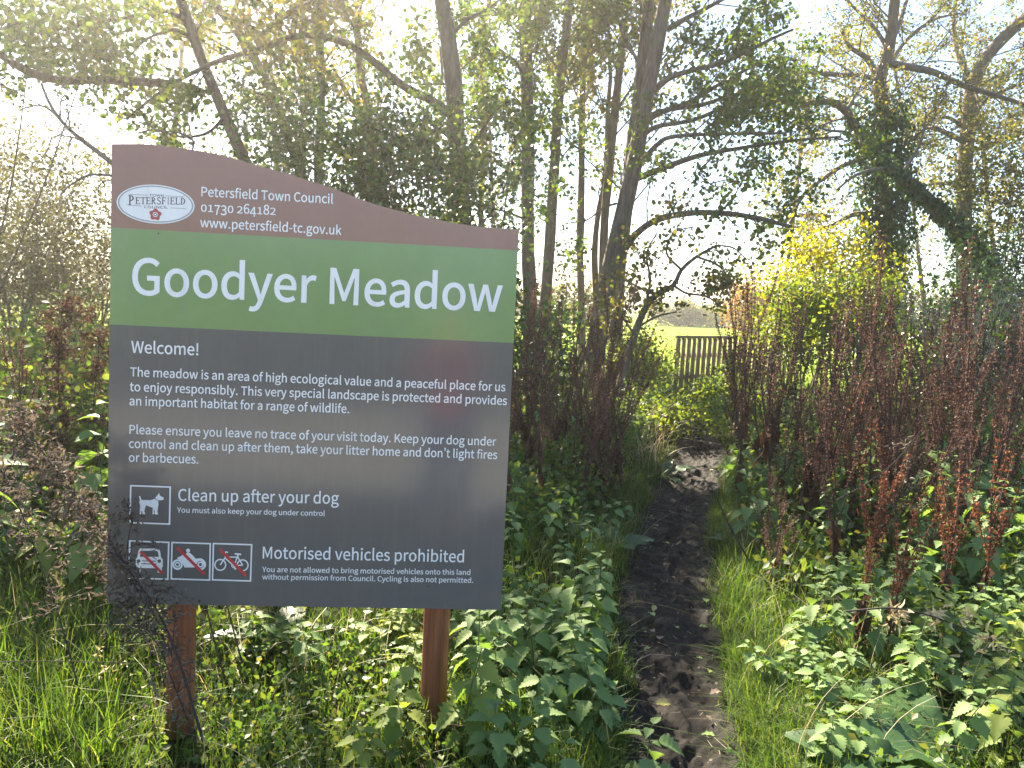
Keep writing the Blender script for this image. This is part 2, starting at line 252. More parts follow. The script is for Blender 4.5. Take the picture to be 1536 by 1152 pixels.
GLYPHS = r'''
!	452	176 507 182 310 211 310 241 310 270 310 276 507 282 705 287 903 288 952 289 1000 290 1049 247 1049 204 1049 161 1049 162 1000 163 952 164 903 170 705/175 -18 225 -18 277 -18 318 21 318 78 318 137 277 176 225 176 175 176 133 137 133 78 133 21
,	389	95 -241 105 -266 231 -213 310 -108 310 27 310 120 269 176 202 176 150 176 105 143 105 87 105 31 148 -3 199 -3 204 -2 209 -2 214 -1 213 -85 161 -153 74 -190 85 -216
-	486	64 376 64 343 184 343 303 343 423 343 423 376 423 408 423 441 303 441 184 441 64 441 64 408
.	389	143 -18 195 -18 245 -18 287 21 287 78 287 137 245 176 195 176 143 176 102 137 102 78 102 21
0	777	193 -18 389 -18 584 -18 709 158 709 517 709 873 584 1045 389 1045 193 1045 70 873 70 517 70 158/506 85 389 85 273 85 193 216 193 517 193 817 273 944 389 944 506 944 585 817 585 517 585 216
1	777	123 35 123 0 311 0 499 0 686 0 686 35 686 71 686 106 618 106 549 106 480 106 480 413 480 720 480 1027 448 1027 415 1027 382 1027 326 994 261 971 169 954 169 927 169 900 169 873 231 873 292 873 353 873 353 617 353 362 353 106 276 106 200 106 123 106 123 71
2	777	62 25 62 0 277 0 492 0 707 0 707 37 707 74 707 111 613 111 518 111 423 111 371 111 308 105 255 101 496 329 658 538 658 744 658 926 542 1045 359 1045 228 1045 139 986 56 895 81 871 106 846 130 822 188 891 259 941 343 941 471 941 532 856 532 738 532 562 384 357 62 76 62 50
3	777	209 -18 368 -18 552 -18 699 91 699 275 699 416 602 506 482 535 482 537 482 540 482 542 591 580 664 664 664 789 664 951 538 1045 364 1045 246 1045 155 993 78 923 101 896 124 869 147 842 206 901 277 941 360 941 468 941 534 877 534 779 534 668 462 583 249 583 249 550 249 517 249 485 487 485 569 403 569 279 569 161 483 88 360 88 244 88 167 144 106 206 85 178 63 151 41 123 108 49
4	777	476 94 476 0 516 0 556 0 597 0 597 94 597 189 597 283 642 283 688 283 734 283 734 317 734 351 734 385 688 385 642 385 597 385 597 599 597 813 597 1027 549 1027 502 1027 455 1027 313 807 170 587 28 367 28 339 28 311 28 283 177 283 327 283 476 283 476 189/476 490 476 385 371 385 266 385 161 385 239 502 317 619 395 735 424 786 452 838 478 887 479 887 481 887 483 887 480 835 476 751 476 700 476 595
6	777	225 -18 422 -18 581 -18 717 116 717 315 717 531 605 637 431 637 352 637 262 591 199 514 204 832 321 940 464 940 525 940 587 909 626 861 650 887 675 914 699 940 641 1001 564 1045 458 1045 259 1045 78 892 78 490 78 151/216 199 202 412 269 507 347 542 410 542 535 542 595 454 595 315 595 175 520 83 422 83 293 83
7	777	296 389 277 0 322 0 366 0 410 0 427 402 471 641 711 950 711 975 711 1001 711 1027 497 1027 283 1027 69 1027 69 990 69 954 69 917 235 917 401 917 567 917 366 637
8	777	202 -18 392 -18 584 -18 713 98 713 246 713 388 630 465 541 517 541 519 541 521 541 524 601 571 676 664 676 772 676 930 570 1042 395 1042 235 1042 113 937 113 782 113 674 178 597 252 545 252 543 252 541 252 539 158 489 64 392 64 255 64 97/531 619 462 557 340 605 230 660 230 782 230 881 298 947 394 947 503 947 567 867 567 765 567 689/513 77 394 77 270 77 178 157 178 266 178 364 237 445 319 499 465 440 591 389 591 251 591 148
C	894	272 -18 528 -18 661 -18 762 35 843 129 819 156 796 184 772 211 706 139 632 95 534 95 338 95 214 258 214 517 214 773 345 931 538 931 626 931 693 892 748 835 771 863 795 891 818 919 759 985 661 1045 536 1045 276 1045 81 845 81 513 81 179
G	965	275 -18 545 -18 682 -18 796 32 861 101 861 245 861 388 861 532 749 532 636 532 524 532 524 496 524 460 524 424 597 424 669 424 742 424 742 335 742 245 742 155 702 118 630 95 557 95 338 95 214 258 214 517 214 773 349 931 556 931 658 931 725 888 777 835 801 863 824 891 847 919 789 980 695 1045 552 1045 280 1045 81 845 81 513 81 179
I	410	141 342 141 0 184 0 227 0 270 0 270 342 270 684 270 1027 227 1027 184 1027 141 1027 141 684
K	905	141 342 141 0 184 0 227 0 270 0 270 108 270 217 270 325 329 395 388 465 447 535 549 357 652 178 755 0 803 0 851 0 899 0 775 212 652 425 528 637 635 767 743 897 850 1027 801 1027 752 1027 703 1027 560 855 416 683 273 511 272 511 271 511 270 511 270 683 270 855 270 1027 227 1027 184 1027 141 1027 141 684
L	761	141 342 141 0 334 0 527 0 720 0 720 37 720 74 720 111 570 111 420 111 270 111 270 416 270 721 270 1027 227 1027 184 1027 141 1027 141 684
M	1137	141 342 141 0 180 0 219 0 258 0 258 190 258 379 258 569 258 657 249 782 241 871 243 871 245 871 246 871 274 793 302 715 329 637 394 459 459 282 524 104 553 104 582 104 611 104 675 282 739 459 804 637 831 715 859 793 887 871 888 871 890 871 892 871 885 782 875 657 875 569 875 379 875 190 875 0 915 0 956 0 996 0 996 342 996 684 996 1027 944 1027 892 1027 840 1027 775 844 710 661 644 478 620 408 599 335 573 263 571 263 569 263 567 263 542 335 520 408 493 478 428 661 362 844 297 1027 245 1027 193 1027 141 1027 141 684
N	1013	141 342 141 0 182 0 223 0 263 0 263 180 263 359 263 539 263 647 254 756 248 860 250 860 252 860 254 860 290 789 327 719 364 648 489 432 613 216 738 0 782 0 827 0 871 0 871 342 871 684 871 1027 830 1027 789 1027 748 1027 748 849 748 671 748 493 748 387 758 270 766 168 764 168 761 168 759 168 722 239 685 309 648 380 523 595 398 811 273 1027 229 1027 185 1027 141 1027 141 684
O	1039	262 -18 520 -18 777 -18 958 188 958 517 958 846 777 1045 520 1045 262 1045 81 846 81 517 81 188/704 95 520 95 335 95 214 261 214 517 214 773 335 931 520 931 704 931 825 773 825 517 825 261
P	887	141 342 141 0 184 0 227 0 270 0 270 136 270 273 270 409 327 409 383 409 440 409 665 409 818 508 818 725 818 950 664 1027 434 1027 337 1027 239 1027 141 1027 141 684/321 514 270 514 270 650 270 786 270 922 319 922 368 922 417 922 598 922 689 875 689 725 689 578 604 514 423 514 372 514
S	835	280 -18 426 -18 640 -18 775 111 775 273 775 426 682 496 563 548 514 569 466 590 417 611 338 644 246 682 246 783 246 874 322 931 438 931 534 931 609 895 672 836 695 864 717 891 739 919 668 993 560 1045 438 1045 252 1045 115 931 115 773 115 623 228 550 324 510 373 488 422 467 471 445 569 402 643 368 643 262 643 162 563 95 427 95 321 95 217 146 144 223 119 193 93 163 67 133 155 41
T	839	354 306 354 0 398 0 441 0 485 0 485 306 485 612 485 917 588 917 692 917 796 917 796 954 796 990 796 1027 545 1027 294 1027 43 1027 43 990 43 954 43 917 147 917 251 917 354 917 354 612
U	1010	296 -18 506 -18 714 -18 874 94 874 423 874 624 874 825 874 1027 832 1027 791 1027 749 1027 749 824 749 622 749 420 749 174 641 95 506 95 371 95 266 174 266 420 266 622 266 824 266 1027 223 1027 180 1027 137 1027 137 825 137 624 137 423 137 94
W	1230	181 342 254 0 305 0 356 0 408 0 458 206 509 413 560 619 577 700 597 775 612 853 614 853 616 853 618 853 634 775 650 700 668 619 720 413 772 206 824 0 876 0 928 0 980 0 1051 342 1121 684 1192 1027 1151 1027 1110 1027 1069 1027 1032 840 995 654 958 468 940 357 920 246 902 134 899 134 896 134 894 134 868 246 846 359 821 468 773 654 725 840 678 1027 638 1027 599 1027 559 1027 512 840 465 654 417 468 392 357 367 246 345 134 343 134 341 134 339 134 318 246 298 357 277 468 241 654 205 840 169 1027 125 1027 81 1027 36 1027 109 684
Y	744	307 133 307 0 350 0 393 0 436 0 436 133 436 265 436 398 539 607 642 817 745 1027 700 1027 655 1027 611 1027 567 930 523 833 479 737 447 661 412 588 375 511 373 511 372 511 370 511 333 588 303 661 269 737 225 833 180 930 136 1027 90 1027 44 1027 -1 1027 101 817 204 607 307 398 307 265
a	789	176 -18 304 -18 398 -18 483 31 556 91 557 91 559 91 560 91 564 61 568 30 571 0 606 0 641 0 676 0 676 156 676 312 676 468 676 657 599 780 413 780 290 780 183 725 115 681 131 651 148 622 164 592 224 633 304 674 392 674 517 674 549 580 549 482 225 445 83 363 83 197 83 60/413 85 340 85 265 85 206 119 206 206 206 304 293 367 549 396 549 326 549 255 549 185 475 119
b	866	394 -18 464 -18 637 -18 794 132 794 392 794 627 688 780 492 780 406 780 322 732 252 674 254 719 256 764 258 810 258 911 258 1013 258 1115 215 1115 172 1115 129 1115 129 743 129 372 129 0 163 0 197 0 231 0 235 26 239 52 242 78 244 78 246 78 248 78 314 18/569 90 443 90 392 90 324 109 258 168 258 302 258 435 258 569 329 636 396 672 459 672 605 672 661 560 661 391 661 203
c	714	227 -18 429 -18 520 -18 606 18 675 77 656 106 638 135 619 164 571 122 510 88 440 88 300 88 204 204 204 380 204 555 305 672 444 672 503 672 552 646 595 606 617 634 638 662 660 690 606 738 538 780 438 780 242 780 73 633 73 380 73 127
d	868	197 -18 388 -18 479 -18 560 31 619 90 620 90 622 90 623 90 627 60 631 30 634 0 669 0 704 0 739 0 739 372 739 743 739 1115 697 1115 654 1115 611 1115 611 1017 611 920 611 822 613 779 615 735 618 692 550 746 493 780 403 780 230 780 74 626 74 380 74 126/486 90 416 90 283 90 206 197 206 381 206 555 304 672 426 672 489 672 548 650 611 592 611 459 611 326 611 193 548 123
e	776	234 -18 437 -18 539 -18 620 15 686 59 671 87 656 116 641 144 584 106 525 84 451 84 307 84 207 188 199 350 370 350 541 350 711 350 714 370 717 395 717 423 717 640 608 780 413 780 239 780 73 627 73 380 73 129/333 441 197 441 213 592 308 678 416 678 535 678 605 595 605 441 469 441
f	455	46 689 46 657 81 657 115 657 150 657 150 438 150 219 150 0 192 0 235 0 277 0 277 219 277 438 277 657 331 657 385 657 438 657 438 691 438 726 438 761 385 761 331 761 277 761 277 801 277 841 277 881 277 979 312 1031 385 1031 412 1031 443 1024 471 1010 480 1043 489 1076 499 1109 464 1123 419 1133 371 1133 220 1133 150 1036 150 882 150 842 150 801 150 761 115 758 81 756 46 754 46 721
g	790	200 -350 385 -350 620 -350 770 -228 770 -87 770 39 681 94 506 94 456 94 406 94 356 94 254 94 223 129 223 176 223 218 244 244 272 268 305 251 347 241 384 241 541 241 662 343 662 506 662 571 637 627 601 662 653 662 704 662 756 662 756 695 756 728 756 761 668 761 580 761 492 761 465 772 427 780 384 780 231 780 99 675 99 508 99 417 148 343 199 304 199 302 199 300 199 298 158 270 115 220 115 157 115 97 144 56 183 32 183 30 183 28 183 25 112 -18 71 -81 71 -147 71 -277/472 328 384 328 297 328 223 398 223 508 223 620 296 686 384 686 475 686 546 620 546 508 546 398/550 -262 403 -262 265 -262 183 -210 183 -129 183 -85 206 -39 261 0 294 -8 331 -11 359 -11 402 -11 446 -11 490 -11 591 -11 644 -36 644 -108 644 -186
h	850	129 372 129 0 172 0 215 0 258 0 258 184 258 368 258 552 333 629 387 668 465 668 566 668 609 608 609 465 609 310 609 155 609 0 652 0 694 0 737 0 737 161 737 321 737 482 737 675 664 780 504 780 401 780 322 723 252 653 254 705 256 757 258 810 258 911 258 1013 258 1115 215 1115 172 1115 129 1115 129 743
i	385	129 254 129 0 172 0 215 0 258 0 258 254 258 507 258 761 215 761 172 761 129 761 129 507/143 917 193 917 244 917 279 951 279 1003 279 1052 244 1085 193 1085 143 1085 109 1052 109 1003 109 951
j	385	4 -339 49 -339 200 -339 258 -242 258 -87 258 196 258 478 258 761 215 761 173 761 130 761 130 478 130 196 130 -87 130 -179 112 -237 36 -237 10 -237 -17 -230 -36 -223 -45 -255 -53 -287 -62 -319 -35 -331/143 917 193 917 242 917 279 951 279 1003 279 1052 242 1085 193 1085 143 1085 108 1052 108 1003 108 951
k	773	129 372 129 0 171 0 213 0 255 0 255 67 255 134 255 200 303 256 350 311 398 367 472 245 546 122 620 0 667 0 713 0 759 0 663 151 568 303 472 454 556 556 641 658 725 761 678 761 630 761 583 761 475 627 368 493 261 360 259 360 257 360 255 360 255 612 255 863 255 1115 213 1115 171 1115 129 1115 129 743
l	398	168 -18 263 -18 298 -18 319 -13 338 -7 331 26 325 58 319 91 305 88 300 88 293 88 273 88 258 104 258 143 258 467 258 791 258 1115 215 1115 172 1115 129 1115 129 794 129 472 129 151 129 43
m	1297	129 254 129 0 172 0 215 0 258 0 258 184 258 368 258 552 326 630 391 668 448 668 545 668 590 608 590 465 590 310 590 155 590 0 632 0 675 0 717 0 717 184 717 368 717 552 789 630 850 668 909 668 1006 668 1050 608 1050 465 1050 310 1050 155 1050 0 1093 0 1135 0 1178 0 1178 161 1178 321 1178 482 1178 675 1104 780 948 780 854 780 776 720 696 634 665 724 604 780 486 780 395 780 317 723 249 650 248 650 247 650 246 650 242 687 238 724 234 761 199 761 164 761 129 761 129 507
n	854	129 254 129 0 172 0 215 0 258 0 258 184 258 368 258 552 333 629 387 668 465 668 566 668 609 608 609 465 609 310 609 155 609 0 652 0 694 0 737 0 737 161 737 321 737 482 737 675 664 780 504 780 401 780 321 723 249 650 248 650 247 650 246 650 242 687 238 724 234 761 199 761 164 761 129 761 129 507
o	849	238 -18 424 -18 611 -18 776 127 776 380 776 633 611 780 424 780 238 780 73 633 73 380 73 127/556 88 424 88 293 88 204 204 204 380 204 555 293 672 424 672 556 672 646 555 646 380 646 204
p	868	129 40 129 -321 172 -321 215 -321 258 -321 258 -235 258 -149 258 -63 256 -19 255 26 254 70 322 13 395 -18 464 -18 637 -18 794 132 794 392 794 627 688 780 492 780 403 780 318 730 249 672 248 672 247 672 246 672 242 702 238 731 234 761 199 761 164 761 129 761 129 400/569 90 443 90 392 90 325 109 258 168 258 302 258 435 258 569 331 636 396 672 459 672 605 672 661 560 661 391 661 203
r	543	129 254 129 0 172 0 215 0 258 0 258 163 258 326 258 489 308 618 385 665 448 665 480 665 497 661 522 653 530 690 538 726 546 763 522 776 499 780 465 780 381 780 303 718 249 622 248 622 247 622 246 622 242 668 238 714 234 761 199 761 164 761 129 761 129 507
s	655	220 -18 328 -18 507 -18 604 84 604 207 604 352 483 397 373 438 287 471 209 499 209 570 209 630 254 681 350 681 417 681 471 651 522 613 543 640 563 667 584 693 527 741 443 780 349 780 182 780 87 685 87 564 87 434 202 384 308 345 392 314 482 277 482 200 482 134 433 81 332 81 241 81 174 118 106 172 86 144 65 115 45 87 116 27
t	528	206 -18 367 -18 415 -18 465 -4 508 10 500 42 492 74 483 106 458 95 424 85 396 85 308 85 279 139 279 231 279 373 279 515 279 657 348 657 417 657 486 657 486 691 486 726 486 761 417 761 348 761 279 761 279 832 279 903 279 975 243 975 208 975 172 975 168 903 163 832 158 761 118 758 78 756 38 754 38 721 38 689 38 657 76 657 113 657 151 657 151 516 151 376 151 235 151 83
u	850	190 -18 352 -18 455 -18 531 36 602 119 604 119 605 119 606 119 610 79 613 40 616 0 652 0 687 0 723 0 723 254 723 507 723 761 680 761 638 761 595 761 595 581 595 401 595 221 522 132 468 92 389 92 289 92 246 153 246 294 246 450 246 605 246 761 204 761 161 761 118 761 118 600 118 439 118 279 118 84
v	730	201 254 293 0 343 0 393 0 443 0 532 254 622 507 711 761 669 761 627 761 585 761 537 616 489 472 441 328 419 254 394 176 371 104 369 104 366 104 364 104 342 176 318 254 294 328 246 472 199 616 151 761 107 761 63 761 18 761 110 507
w	1123	179 254 249 0 299 0 348 0 398 0 434 136 470 272 506 408 525 480 541 552 557 629 560 629 562 629 564 629 583 552 597 482 616 410 653 274 689 137 725 0 777 0 829 0 881 0 950 254 1018 507 1087 761 1046 761 1005 761 964 761 927 614 890 467 853 321 836 248 822 179 807 109 804 109 802 109 800 109 782 179 765 248 746 321 707 467 667 614 627 761 586 761 544 761 503 761 463 614 423 467 384 321 366 248 349 179 333 109 331 109 329 109 326 109 311 179 297 248 282 321 244 467 206 614 168 761 125 761 81 761 38 761 108 507
y	730	106 -328 141 -328 293 -328 373 -213 426 -64 521 211 616 486 711 761 670 761 628 761 587 761 541 620 495 479 450 339 430 270 408 193 388 123 386 123 383 123 381 123 354 195 329 272 305 339 254 479 203 620 151 761 107 761 63 761 18 761 120 507 222 253 324 -1 318 -21 312 -40 307 -59 275 -153 221 -223 136 -223 115 -223 92 -216 77 -210 69 -244 60 -278 52 -312 76 -322
’	1401	143 877 67 839 77 821 87 803 97 786 186 828 272 923 272 1048 272 1125 221 1181 161 1181 98 1181 66 1134 66 1090 66 1039 101 1000 154 1000 169 1000 183 1006 192 1011 192 950
 	314	
'''

# ------------------------------------------------------------------ ground, path, meadow
def G(px, py, z=0.0):
    d = ray(px, py); return CAMP + d * ((z - CAMP[2]) / d[2])
_pe = [(1152, 957, 1110), (1000, 936, 1082), (900, 941, 1062), (800, 957, 1052), (720, 990, 1072), (670, 1018, 1080), (642, 1026, 1062)]
_pl = np.array([G(a, y)[:2] for y, a, b in _pe]); _pr = np.array([G(b, y)[:2] for y, a, b in _pe])
PY = np.concatenate([[-3.0, 0.5], _pl[:, 1], [13.0, 16.5, 18.5]])
PCX = np.concatenate([[.62, .60], (_pl[:, 0] + _pr[:, 0]) / 2, [2.75, 4.0, 5.2]])
PHW = np.concatenate([[.3, .28], (_pr[:, 0] - _pl[:, 0]) / 2, [.26, .3, .3]])
def pcx(y): return np.interp(y, PY, PCX)
def phw(y): return np.interp(y, PY, PHW)
def pdist(x, y): return np.abs(x - pcx(y)) - phw(y)        # <0 on the path
def gz(x, y):
    x = np.asarray(x, float); y = np.asarray(y, float)
    z = (vnoise(x * .8, y * .8, 3) - .5) * .10 + (vnoise(x * 3, y * 3, 4) - .5) * .03
    z = z * np.clip((y + 2) / 6, .3, 1) * np.clip(1.5 - y / 60, 0, 1)
    z = z * np.clip(np.abs(pdist(x, y)) * 2, .15, 1)
    rag = (vnoise(x * 3.1, y * 3.1, 71) - .5) * .20 + (vnoise(x * 9, y * 9, 72) - .5) * .12 + (vnoise(x * 23, y * 23, 73) - .5) * .05
    z = np.where((y < 19) & (y > -3), z - .12 * np.clip(1 - (pdist(x, y) + .01 + rag) / .10, 0, 1), z)
    z = z - .45 * np.exp(-((y - 20.5) / 1.6) ** 2) * (np.abs(x) < 40)       # the brook under the footbridge
    return z

def axis(lo, hi, fine_lo, fine_hi, step):
    a = list(np.arange(fine_lo, fine_hi, step)); s = step; v = fine_hi
    while v < hi: a.append(v); s *= 1.18; v += s
    a.append(hi); s = step; v = fine_lo - step
    while v > lo: a.insert(0, v); s *= 1.18; v -= s
    a.insert(0, lo); return np.array(a)
gx = axis(-420, 420, -3.5, 5, .045); gy = axis(-200, 600, .2, 11, .045)
X, Y = np.meshgrid(gx, gy); Z = gz(X, Y)
mb = MB(); nx, ny = len(gx), len(gy)
ii = (np.arange(ny - 1)[:, None] * nx + np.arange(nx - 1)[None, :]).ravel()
mb.add(np.stack([X, Y, Z], -1), np.stack([ii, ii + 1, ii + nx + 1, ii + nx], -1))
mt, n, l, b = newmat('ground_soil'); nt = mt.node_tree
tc = n.new('ShaderNodeTexCoord'); sp = n.new('ShaderNodeSeparateXYZ'); l.new(tc.outputs['Object'], sp.inputs[0])
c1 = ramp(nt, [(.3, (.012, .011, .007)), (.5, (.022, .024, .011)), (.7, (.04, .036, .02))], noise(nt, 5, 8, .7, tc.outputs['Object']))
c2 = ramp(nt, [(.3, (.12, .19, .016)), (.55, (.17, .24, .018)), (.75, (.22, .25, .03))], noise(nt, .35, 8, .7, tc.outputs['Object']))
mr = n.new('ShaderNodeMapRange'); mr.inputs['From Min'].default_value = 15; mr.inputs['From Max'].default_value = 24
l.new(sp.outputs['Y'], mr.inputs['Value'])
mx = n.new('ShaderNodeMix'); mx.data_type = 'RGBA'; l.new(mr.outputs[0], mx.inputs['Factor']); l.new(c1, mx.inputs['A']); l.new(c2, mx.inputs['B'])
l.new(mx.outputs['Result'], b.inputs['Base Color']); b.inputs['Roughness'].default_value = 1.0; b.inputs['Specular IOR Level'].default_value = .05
bp = n.new('ShaderNodeBump'); bp.inputs['Strength'].default_value = .6; bp.inputs['Distance'].default_value = .05
l.new(noise(nt, 14, 8, .7, tc.outputs['Object']), bp.inputs['Height']); l.new(bp.outputs[0], b.inputs['Normal'])
ground = tag(mb.build('ground', mt, smooth=True), None, None, kind='structure')

# trodden mud of the path: fine real lumps and hollows
v = np.arange(.5, 13.5, .0125); u = np.linspace(-1.5, 1.5, 88)
UU, VV = np.meshgrid(u, v)
XX = pcx(VV) + UU * (phw(VV) + .0) + (vnoise(VV * 2.3, UU * 0 + 3, 8) - .5) * .06
ZZ = -.055 + (vnoise(XX * 4, VV * 4, 11) - .5) * .04 + (vnoise(XX * 11, VV * 9, 12) - .5) * .028 + (vnoise(XX * 26, VV * 22, 13) - .5) * .022 \
    + (vnoise(XX * 60, VV * 55, 14) - .5) * .012
ft = np.zeros_like(ZZ)
for k in range(60):                                     # old boot and paw hollows
    fy = .9 + k * .17 + rng.uniform(-.05, .05); fx = pcx(fy) + rng.uniform(-.6, .6) * phw(fy); an = rng.uniform(-.4, .4)
    dx = XX - fx; dy = VV - fy; a = dx * math.cos(an) + dy * math.sin(an); bb = -dx * math.sin(an) + dy * math.cos(an)
    q = np.sqrt((a / .05) ** 2 + (bb / .12) ** 2); ft += -.03 * np.exp(-q ** 4) + .012 * np.exp(-((q - 1.25) / .25) ** 2)
ZZ = ZZ + ft * .8 - .10 * np.clip((np.abs(UU) - 1.25) / .25, 0, 1) + .02 * np.clip((np.abs(UU) - .55) / .4, 0, 1)
mb = MB(); nx, ny = len(u), len(v)
ii = (np.arange(ny - 1)[:, None] * nx + np.arange(nx - 1)[None, :]).ravel()
mb.add(np.stack([XX, VV, ZZ], -1), np.stack([ii, ii + 1, ii + nx + 1, ii + nx], -1))
mt, n, l, b = newmat('mud'); nt = mt.node_tree; tc = n.new('ShaderNodeTexCoord')
l.new(ramp(nt, [(.3, (.006, .005, .0042)), (.5, (.0135, .011, .009)), (.72, (.034, .027, .021))], noise(nt, 9, 9, .75, tc.outputs['Object'])), b.inputs['Base Color'])
rr = n.new('ShaderNodeMapRange'); rr.inputs['To Min'].default_value = .5; rr.inputs['To Max'].default_value = 1.0
l.new(noise(nt, 6, 5, .6, tc.outputs['Object']), rr.inputs['Value']); l.new(rr.outputs[0], b.inputs['Roughness']); b.inputs['Specular IOR Level'].default_value = .18
bp = n.new('ShaderNodeBump'); bp.inputs['Strength'].default_value = .9; bp.inputs['Distance'].default_value = .012
l.new(noise(nt, 70, 8, .75, tc.outputs['Object']), bp.inputs['Height']); l.new(bp.outputs[0], b.inputs['Normal'])
tag(mb.build('mud_path', mt, smooth=True), None, None, kind='structure')

# pale sheet added unseen behind the viewer to bounce sunlight onto the sign
gx2 = np.linspace(-16, 16, 81); gy2 = np.linspace(-15, -2.2, 41); X2, Y2 = np.meshgrid(gx2, gy2); mb = MB()
edge = np.minimum(np.minimum(X2 + 16, 16 - X2), np.minimum(Y2 + 15, -2.2 - Y2))
Z2 = gz(X2, Y2) * .2 + .06 - .16 * np.clip(1 - edge / (.5 + .6 * vnoise(X2, Y2, 61)), 0, 1)
ii = (np.arange(40)[:, None] * 81 + np.arange(80)[None, :]).ravel(); mb.add(np.stack([X2, Y2, Z2], -1), np.stack([ii, ii + 1, ii + 82, ii + 81], -1))
tag(mb.build('bounce_ground', solid('pale_bounce', [(.30, .28, .25), (.42, .40, .36), (.52, .49, .45)], 24, .95, .6, 60, .2), smooth=True), None, None, kind='structure')

# ------------------------------------------------------------------ the sign
SYAW, SLEAN, SROLL, SCX, SCZ, SW, SHL, SHR, SH1, SH2 = [0.08485, -0.03524, 0.00684, -0.71016, 1.28872, 1.42216, 1.62219, 1.41311, 1.33714, 1.00127]
def rotm(y, l_, r):
    cy, sy, cl, sl, cr, sr = math.cos(y), math.sin(y), math.cos(l_), math.sin(l_), math.cos(r), math.sin(r)
    return np.array([[cy, -sy, 0], [sy, cy, 0], [0, 0, 1]]) @ np.array([[1, 0, 0], [0, cl, -sl], [0, sl, cl]]) @ np.array([[cr, 0, sr], [0, 1, 0], [-sr, 0, cr]])
SM = rotm(SYAW, SLEAN, SROLL)
SO = np.array([SCX, 2.75, SCZ]) + SM @ np.array([0, 0, -.8])      # bottom middle of the board face
VG = -SO[2] / SM[2, 2]                                            # where the ground is, in board heights
BASE = SO + SM @ np.array([0, 0, VG])
def to_sign(px, py):
    d = ray(px, py); nrm = SM[:, 1]; t = ((SO - CAMP) @ nrm) / (d @ nrm)
    q = SM.T @ (CAMP + d * t - SO); return float(q[0]), float(q[2])

def paint(name, col, rough=.13, coat=.0, mott=.06):
    mt, n, l, b = newmat(name); nt = mt.node_tree; tc = n.new('ShaderNodeTexCoord')
    c0 = tuple(c * (1 - mott) for c in col); c1 = tuple(c * (1 + mott) for c in col)
    mp = n.new('ShaderNodeMapping'); mp.inputs['Scale'].default_value = (9, 9, .8); l.new(tc.outputs['Object'], mp.inputs['Vector'])
    cc = ramp(nt, [(.3, c0), (.7, c1)], noise(nt, 7, 6, .7, tc.outputs['Object'])); mx = n.new('ShaderNodeMix'); mx.data_type = 'RGBA'
    mr = n.new('ShaderNodeMapRange'); mr.inputs['From Min'].default_value = .5; mr.inputs['From Max'].default_value = .85; mr.inputs['To Max'].default_value = .30 if mott < .1 else .0
    l.new(noise(nt, 3, 8, .75, mp.outputs[0]), mr.inputs['Value']); l.new(mr.outputs[0], mx.inputs['Factor']); l.new(cc, mx.inputs['A'])
    mx.inputs['B'].default_value = (.26, .24, .20, 1); l.new(mx.outputs['Result'], b.inputs['Base Color'])
    rr = n.new('ShaderNodeMapRange'); rr.inputs['To Min'].default_value = rough * .7; rr.inputs['To Max'].default_value = rough * 1.4
    l.new(noise(nt, 4, 6, .7, tc.outputs['Object']), rr.inputs['Value']); l.new(rr.outputs[0], b.inputs['Roughness'])
    b.inputs['Specular IOR Level'].default_value = .5
    bp = n.new('ShaderNodeBump'); bp.inputs['Strength'].default_value = .03; bp.inputs['Distance'].default_value = .003
    l.new(noise(nt, 22, 3, .6, tc.outputs['Object']), bp.inputs['Height']); l.new(bp.outputs[0], b.inputs['Normal'])
    return mt
M['brown'] = paint('brown_paint', (.29, .155, .11)); M['green'] = paint('green_paint', (.20, .30, .12)); M['slate'] = paint('slate_paint', (.135, .127, .122))
M['white'] = paint('white_vinyl', (.80, .81, .82), .4); M['ink'] = paint('dark_ink', (.06, .06, .07), .4); M['greyink'] = paint('grey_ink', (.30, .31, .34), .4)
M['red'] = paint('red_vinyl', (.55, .045, .05), .4); M['rose'] = paint('rose_red', (.42, .07, .07), .4)
M['fixing'] = paint('fixing', (.05, .03, .025), .5)

sign = bpy.data.objects.new('sign', None); COL.objects.link(sign)
sign.matrix_world = Matrix.Translation(BASE) @ Matrix([list(r) for r in SM]).to_4x4()
tag(sign, 'welcome sign of the meadow, brown, green and dark grey board on two brown posts', 'sign')
sign.name = 'information_sign'
def S(u_, d_, v_): return (u_, d_, v_ - VG)          # board coordinates (right, into the board, up) in the sign's frame

